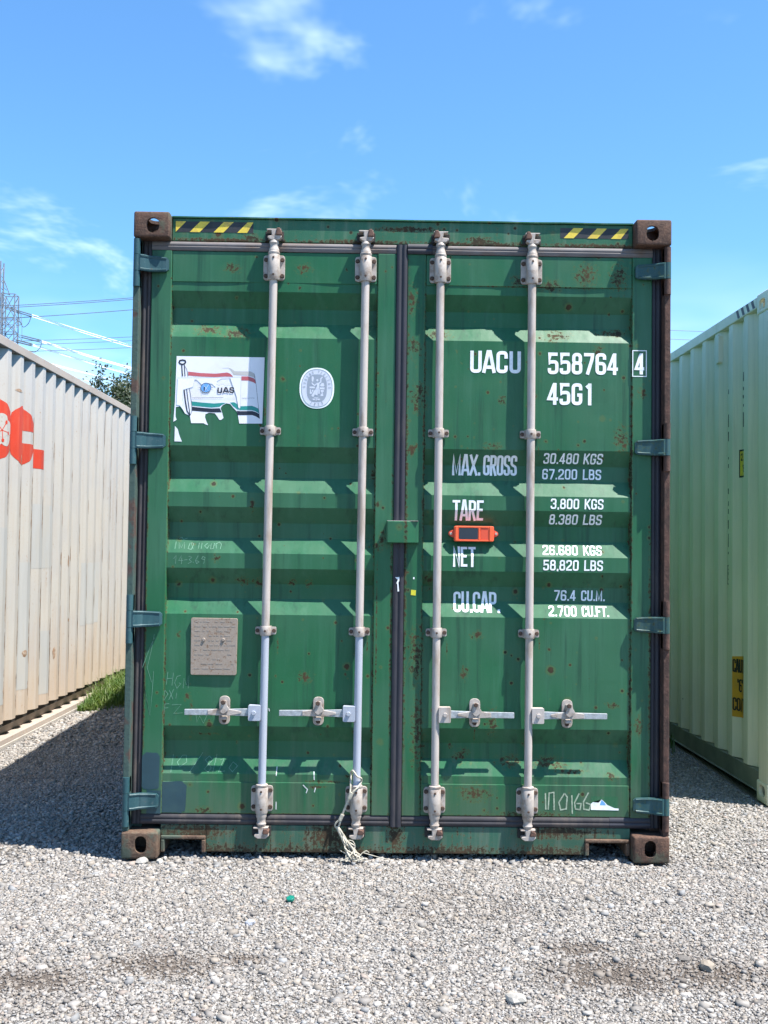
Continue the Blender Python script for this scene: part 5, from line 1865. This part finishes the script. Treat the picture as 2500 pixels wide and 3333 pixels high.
# ------------------------------------------------------------------ single stones and litter
def rock(name, x, y, r, col, label, squash=0.7, seed=1):
    bm = bmesh.new()
    bmesh.ops.create_icosphere(bm, subdivisions=2, radius=r)
    for v in bm.verts:
        k = 1 + 0.33 * mnoise.noise(v.co * (1.3 / r) + Vector((seed * 3.1, seed, 0)))
        v.co = Vector((v.co.x * k * 1.15, v.co.y * k * 0.9, v.co.z * k * squash))
    me_ = bpy.data.meshes.new(name)
    bm.to_mesh(me_)
    bm.free()
    ca = me_.color_attributes.new('Col', 'FLOAT_COLOR', 'POINT')
    for d_ in ca.data:
        d_.color = (*col, 1)
    me_.materials.append(MAT['stone'])
    o_ = bpy.data.objects.new(name, me_)
    o_.location = (x, y, gh(x, y) + r * squash * 0.55)
    o_.rotation_euler = (0, 0, seed)
    COL.objects.link(o_)
    return tag(o_, label, 'stone', 'single larger stones on the gravel')


rock('stone', 1.012, -1.235, 0.026, (0.24, 0.20, 0.155), 'brown rounded stone, largest on the gravel at lower right', 0.8, 2)
rock('stone', 0.955, -1.150, 0.021, (0.10, 0.09, 0.08), 'flat blackish stone behind the brown rounded stone', 0.5, 3)
rock('stone', -1.115, -0.030, 0.026, (0.30, 0.285, 0.26), 'pale stone against the front of the bottom left corner casting', 0.75, 4)
rock('stone', -1.04, -0.020, 0.017, (0.38, 0.36, 0.32), 'small pale stone at the bottom left forklift pocket', 0.8, 5)
rock('stone', 0.335, -1.50, 0.028, (0.33, 0.31, 0.275), 'large white stone on the gravel near the lower edge', 0.75, 6)
rock('stone', -0.56, -0.83, 0.018, (0.30, 0.32, 0.37), 'blue grey stone left of the green lid', 0.75, 7)
m = MB()
x, y = -0.428, -0.555
m.lathe([(0.0150, 0.0), (0.0165, 0.002), (0.0165, 0.010), (0.0145, 0.0125), (0.004, 0.0125)], 0, 0, 20)
MAT['green_plastic'] = plain('green_plastic_lid', (0.005, 0.16, 0.115), 0.35, 0.1, 30)
cap = m.build('bottle_lid', 'green_plastic', smooth=35)
cap.location = (x, y, gh(x, y) + 0.010)
cap.rotation_euler = (0.25, -0.2, 0)
tag(cap, 'small green plastic lid lying on the gravel', 'lid')


# ------------------------------------------------------------------ tree behind the gap on the left
def tree(loc, height, crown_r, label, seed):
    r_ = random.Random(seed)
    t = empty('tree', loc, 0, label, 'tree')
    m_ = MB()
    m_.tube([(0, 0, -0.1), (0.05, 0, height * 0.2), (0.0, 0.1, height * 0.42), (0.1, 0.05, height * 0.7)], [0.20, 0.16, 0.12, 0.05], 9)
    tips = []
    for k in range(44):
        a = r_.uniform(0, 2 * math.pi)
        z0 = height * r_.uniform(0.25, 0.62)
        ln = crown_r * r_.uniform(0.7, 1.08)
        z1 = z0 + r_.uniform(0.1, 0.42) * height * (1.15 - z0 / height)
        p = [(0.03, 0.03, z0), (math.cos(a) * ln * .45, math.sin(a) * ln * .45, z0 + (z1 - z0) * .6), (math.cos(a) * ln, math.sin(a) * ln, min(z1, height))]
        m_.tube(smooth_path(p, 3), [0.05 - 0.045 * i / 6 for i in range(7)], 5)
        for q in range(7):
            f = r_.uniform(0.45, 1.0)
            b0 = Vector(p[1]).lerp(Vector(p[2]), (f - .45) / .55)
            tip = b0 + Vector((r_.gauss(0, .34), r_.gauss(0, .34), abs(r_.gauss(0, .34)) + 0.05))
            m_.tube([b0, b0.lerp(tip, 0.5) + Vector((0, 0, 0.03)), tip], [0.016, 0.010, 0.005], 4)
            tips.append((b0, tip))
    for k in range(150):
        a = r_.uniform(0, 2 * math.pi)
        rr = crown_r * math.sqrt(r_.uniform(0, 0.8))
        z = height * (0.62 + 0.36 * (1 - (rr / crown_r) ** 2) * r_.uniform(0.5, 1))
        b0 = Vector((math.cos(a) * rr * .8, math.sin(a) * rr * .8, z - .35))
        tip = Vector((math.cos(a) * rr, math.sin(a) * rr, z))
        m_.tube([b0, tip], [0.014, 0.005], 4)
        tips.append((b0, tip))
    m_.build('trunk', 'bark', t, smooth=60)
    lm = MB()
    for b0, tip in tips:
        for _ in range(120):
            f = r_.uniform(0.15, 1.08)
            c = b0.lerp(tip, f) + Vector((r_.gauss(0, .12), r_.gauss(0, .12), r_.gauss(0, .12)))
            d = Vector((r_.gauss(0, 1), r_.gauss(0, 1), r_.gauss(0, 0.7))).normalized()
            u = d.orthogonal().normalized()
            L, w = r_.uniform(0.06, 0.105), r_.uniform(0.02, 0.035)
            lm.add([c, c + d * L * .5 + u * w, c + d * L, c + d * L * .5 - u * w], [(0, 1, 2, 3)])
    lm.build('crown', 'leaf', t, fix=False)
    return t


tree((-5.3, 25.0, 0), 7.1, 2.6, 'dark green leafy tree rising behind the cream container', 9)


# ------------------------------------------------------------------ pylon and power lines
PX, PY = -60.0, 180.0
PYL = empty('pylon', (PX, PY, 0), 0, 'steel lattice pylon rising behind the cream container at the left edge', 'pylon')


def L_(x, z, y=0.0):
    return (x - PX, y, z)


m = MB()
# tall mast
for dx, dy in ((-61.42, -0.8), (-63.0, -0.8), (-61.42, 0.8), (-63.0, 0.8)):
    m.bar((dx - PX, dy, 0), (dx - PX, dy, 48.6), 0.20)
for z in range(0, 48, 2):
    for dy in (-0.8, 0.8):
        m.bar((-61.42 - PX, dy, z), (-63.0 - PX, dy, z + 2), 0.07)
        m.bar((-63.0 - PX, dy, z), (-61.42 - PX, dy, z + 2), 0.07)
    for dx in (-61.42, -63.0):
        m.bar((dx - PX, -0.8, z), (dx - PX, 0.8, z + 2), 0.07)
m.build('mast', 'steel', PYL)
m = MB()
XA, XB = -61.05, -58.9
levels = [0, 6, 12, 18, 24, 30, 34.0, 36.8, 39.2, 43.1]
for dx in (XA, XB):
    for dy in (-1.05, 1.05):
        m.bar((dx - PX, dy, 0), (dx - PX, dy, 43.1), 0.15)
for a, b in zip(levels, levels[1:]):
    for dy in (-1.05, 1.05):
        m.bar((XA - PX, dy, a), (XB - PX, dy, b), 0.10)
        m.bar((XB - PX, dy, a), (XA - PX, dy, b), 0.10)
        m.bar((XA - PX, dy, b), (XB - PX, dy, b), 0.12)
        m.bar((XA - PX, dy, (a + b) / 2), (XB - PX, dy, (a + b) / 2), 0.06)
    for dx in (XA, XB):
        m.bar((dx - PX, -1.05, a), (dx - PX, 1.05, b), 0.08)
        m.bar((dx - PX, -1.05, b), (dx - PX, 1.05, b), 0.08)
m.build('lattice_tower', 'steel', PYL)
m = MB()
m.bar(L_(-61.3, 46.1), L_(-60.05, 43.1), 0.13)
m.bar(L_(-61.3, 43.6), L_(-60.05, 43.1), 0.10)
m.bar(L_(-61.3, 44.6), L_(-60.6, 43.9), 0.08)
m.bar(L_(-58.9, 39.2), L_(-57.95, 38.3), 0.12)
m.bar(L_(-58.9, 38.0), L_(-57.95, 38.3), 0.12)
m.bar(L_(-58.2, 40.2), L_(-57.95, 38.3), 0.08)
m.bar(L_(-58.9, 40.5), L_(-58.2, 40.2), 0.08)
m.bar(L_(-57.95, 38.3), L_(-57.9, 35.6), 0.06)
m.bar(L_(-58.9, 36.8), L_(-57.9, 35.6), 0.06)
m.build('bracket_arm', 'steel', PYL)
for (a, b) in (((-60.83, 41.04), (-56.37, 39.74)), ((-58.72, 36.45), (-54.67, 35.51)), ((-59.5, 35.69), (-56.13, 34.87))):
    m = MB()
    A, B = Vector(L_(*a)), Vector(L_(*b))
    for off in (-0.16, 0.16):
        o_ = Vector((0, 0, off))
        m.cyl(A + o_, B + o_, 0.045, n=6)
        for k in range(20):
            c = A.lerp(B, 0.2 + 0.75 * k / 19) + o_
            d = (B - A).normalized() * 0.03
            m.cyl(c - d, c + d, 0.12, n=8)
    m.build('insulator_string', 'insul', PYL)
for pts in ([(-56.46, 39.74), (-56.76, 38.71), (-57.2, 38.1), (-57.81, 37.89), (-58.37, 39.1), (-58.82, 40.46)], [(-54.6, 35.51), (-54.91, 34.42), (-55.7, 33.72), (-56.6, 33.9)]):
    m = MB()
    m.tube(smooth_path([L_(*p) for p in pts], 5), 0.06, 6)
    m.build('jumper_loop', 'wire_dark', PYL, smooth=60)


def wire(a, b, sag, r, mat, label, twin=0.0, n=30):
    A, B = Vector(a), Vector(b)
    m_ = MB()
    for off in ((0,) if not twin else (-twin / 2, twin / 2)):
        pts = []
        for i in range(n + 1):
            t = i / n
            p = A.lerp(B, t) - A
            p.z += off - sag * 4 * t * (1 - t)
            pts.append(p)
        m_.tube(pts, r, 5)
    o_ = m_.build('power_line', mat, smooth=60)
    o_.location = A
    return tag(o_, label, 'power line', 'overhead power lines')


# dark lines that rise towards the right
wire((-61.0, 180, 41.30), (12, 182, 50.2), 0.9, 0.055, 'wire_dark', 'topmost dark line, upper of the pair leaving the pylon')
wire((-61.0, 180, 40.98), (12, 182, 50.1), 0.9, 0.055, 'wire_dark', 'dark line just under the topmost one at the pylon')
wire((-61.06, 180, 39.20), (12, 182, 48.4), 0.9, 0.06, 'wire_dark', 'third dark line down from the top, single')
wire((-57.75, 180, 35.53), (12, 182, 41.7), 0.7, 0.042, 'wire_dark', 'faint line, upper of the three thin low ones')
wire((-57.0, 180, 34.93), (12, 182, 41.1), 0.7, 0.042, 'wire_dark', 'faint line, middle of the three thin low ones')
wire((-57.0, 180, 33.80), (12, 182, 39.9), 0.7, 0.042, 'wire_dark', 'faint line, lowest of the three thin low ones')
# sunlit twin conductors that fall towards the right
wire((-56.30, 180, 39.74), (12, 190, 24.5), 1.2, 0.060, 'wire_sunlit', 'bright white twin conductor, highest of those sloping down', 0.34)
wire((-54.62, 180, 35.45), (12, 190, 21.2), 1.2, 0.070, 'wire_sunlit', 'bright white twin conductor, second of those sloping down', 0.26)
wire((-56.05, 180, 34.85), (12, 190, 20.0), 1.2, 0.060, 'wire_sunlit', 'bright white twin conductor, third of those sloping down', 0.22)
wire((-62.0, 180, 34.1), (12, 190, 18.6), 0.9, 0.060, 'wire_sunlit', 'bright white twin conductor, fourth of those sloping down', 0.2)
wire((-62.0, 180, 33.1), (12, 190, 16.7), 0.9, 0.050, 'wire_sunlit', 'bright white conductor, lowest of those sloping down, behind the tree')
# thin lines in the gap on the right
wire((12, 182, 41.2), (140, 182, 41.2), 2.2, 0.045, 'wire_dark', 'upper thin line over the pale green container')
wire((12, 182, 39.7), (140, 182, 39.7), 2.2, 0.045, 'wire_dark', 'lower thin line over the pale green container')
# the far support of those spans stands behind the green container
PY2 = empty('pylon', (14.21, 182.0, 0), 0, 'distant lattice mast standing behind the green container, carrying the power lines', 'pylon')
for ch in list(PYL.children):
    if ch.name == 'mast':
        c = ch.copy()
        COL.objects.link(c)
        c.parent = PY2
        c.scale = (1, 1, 1.04)
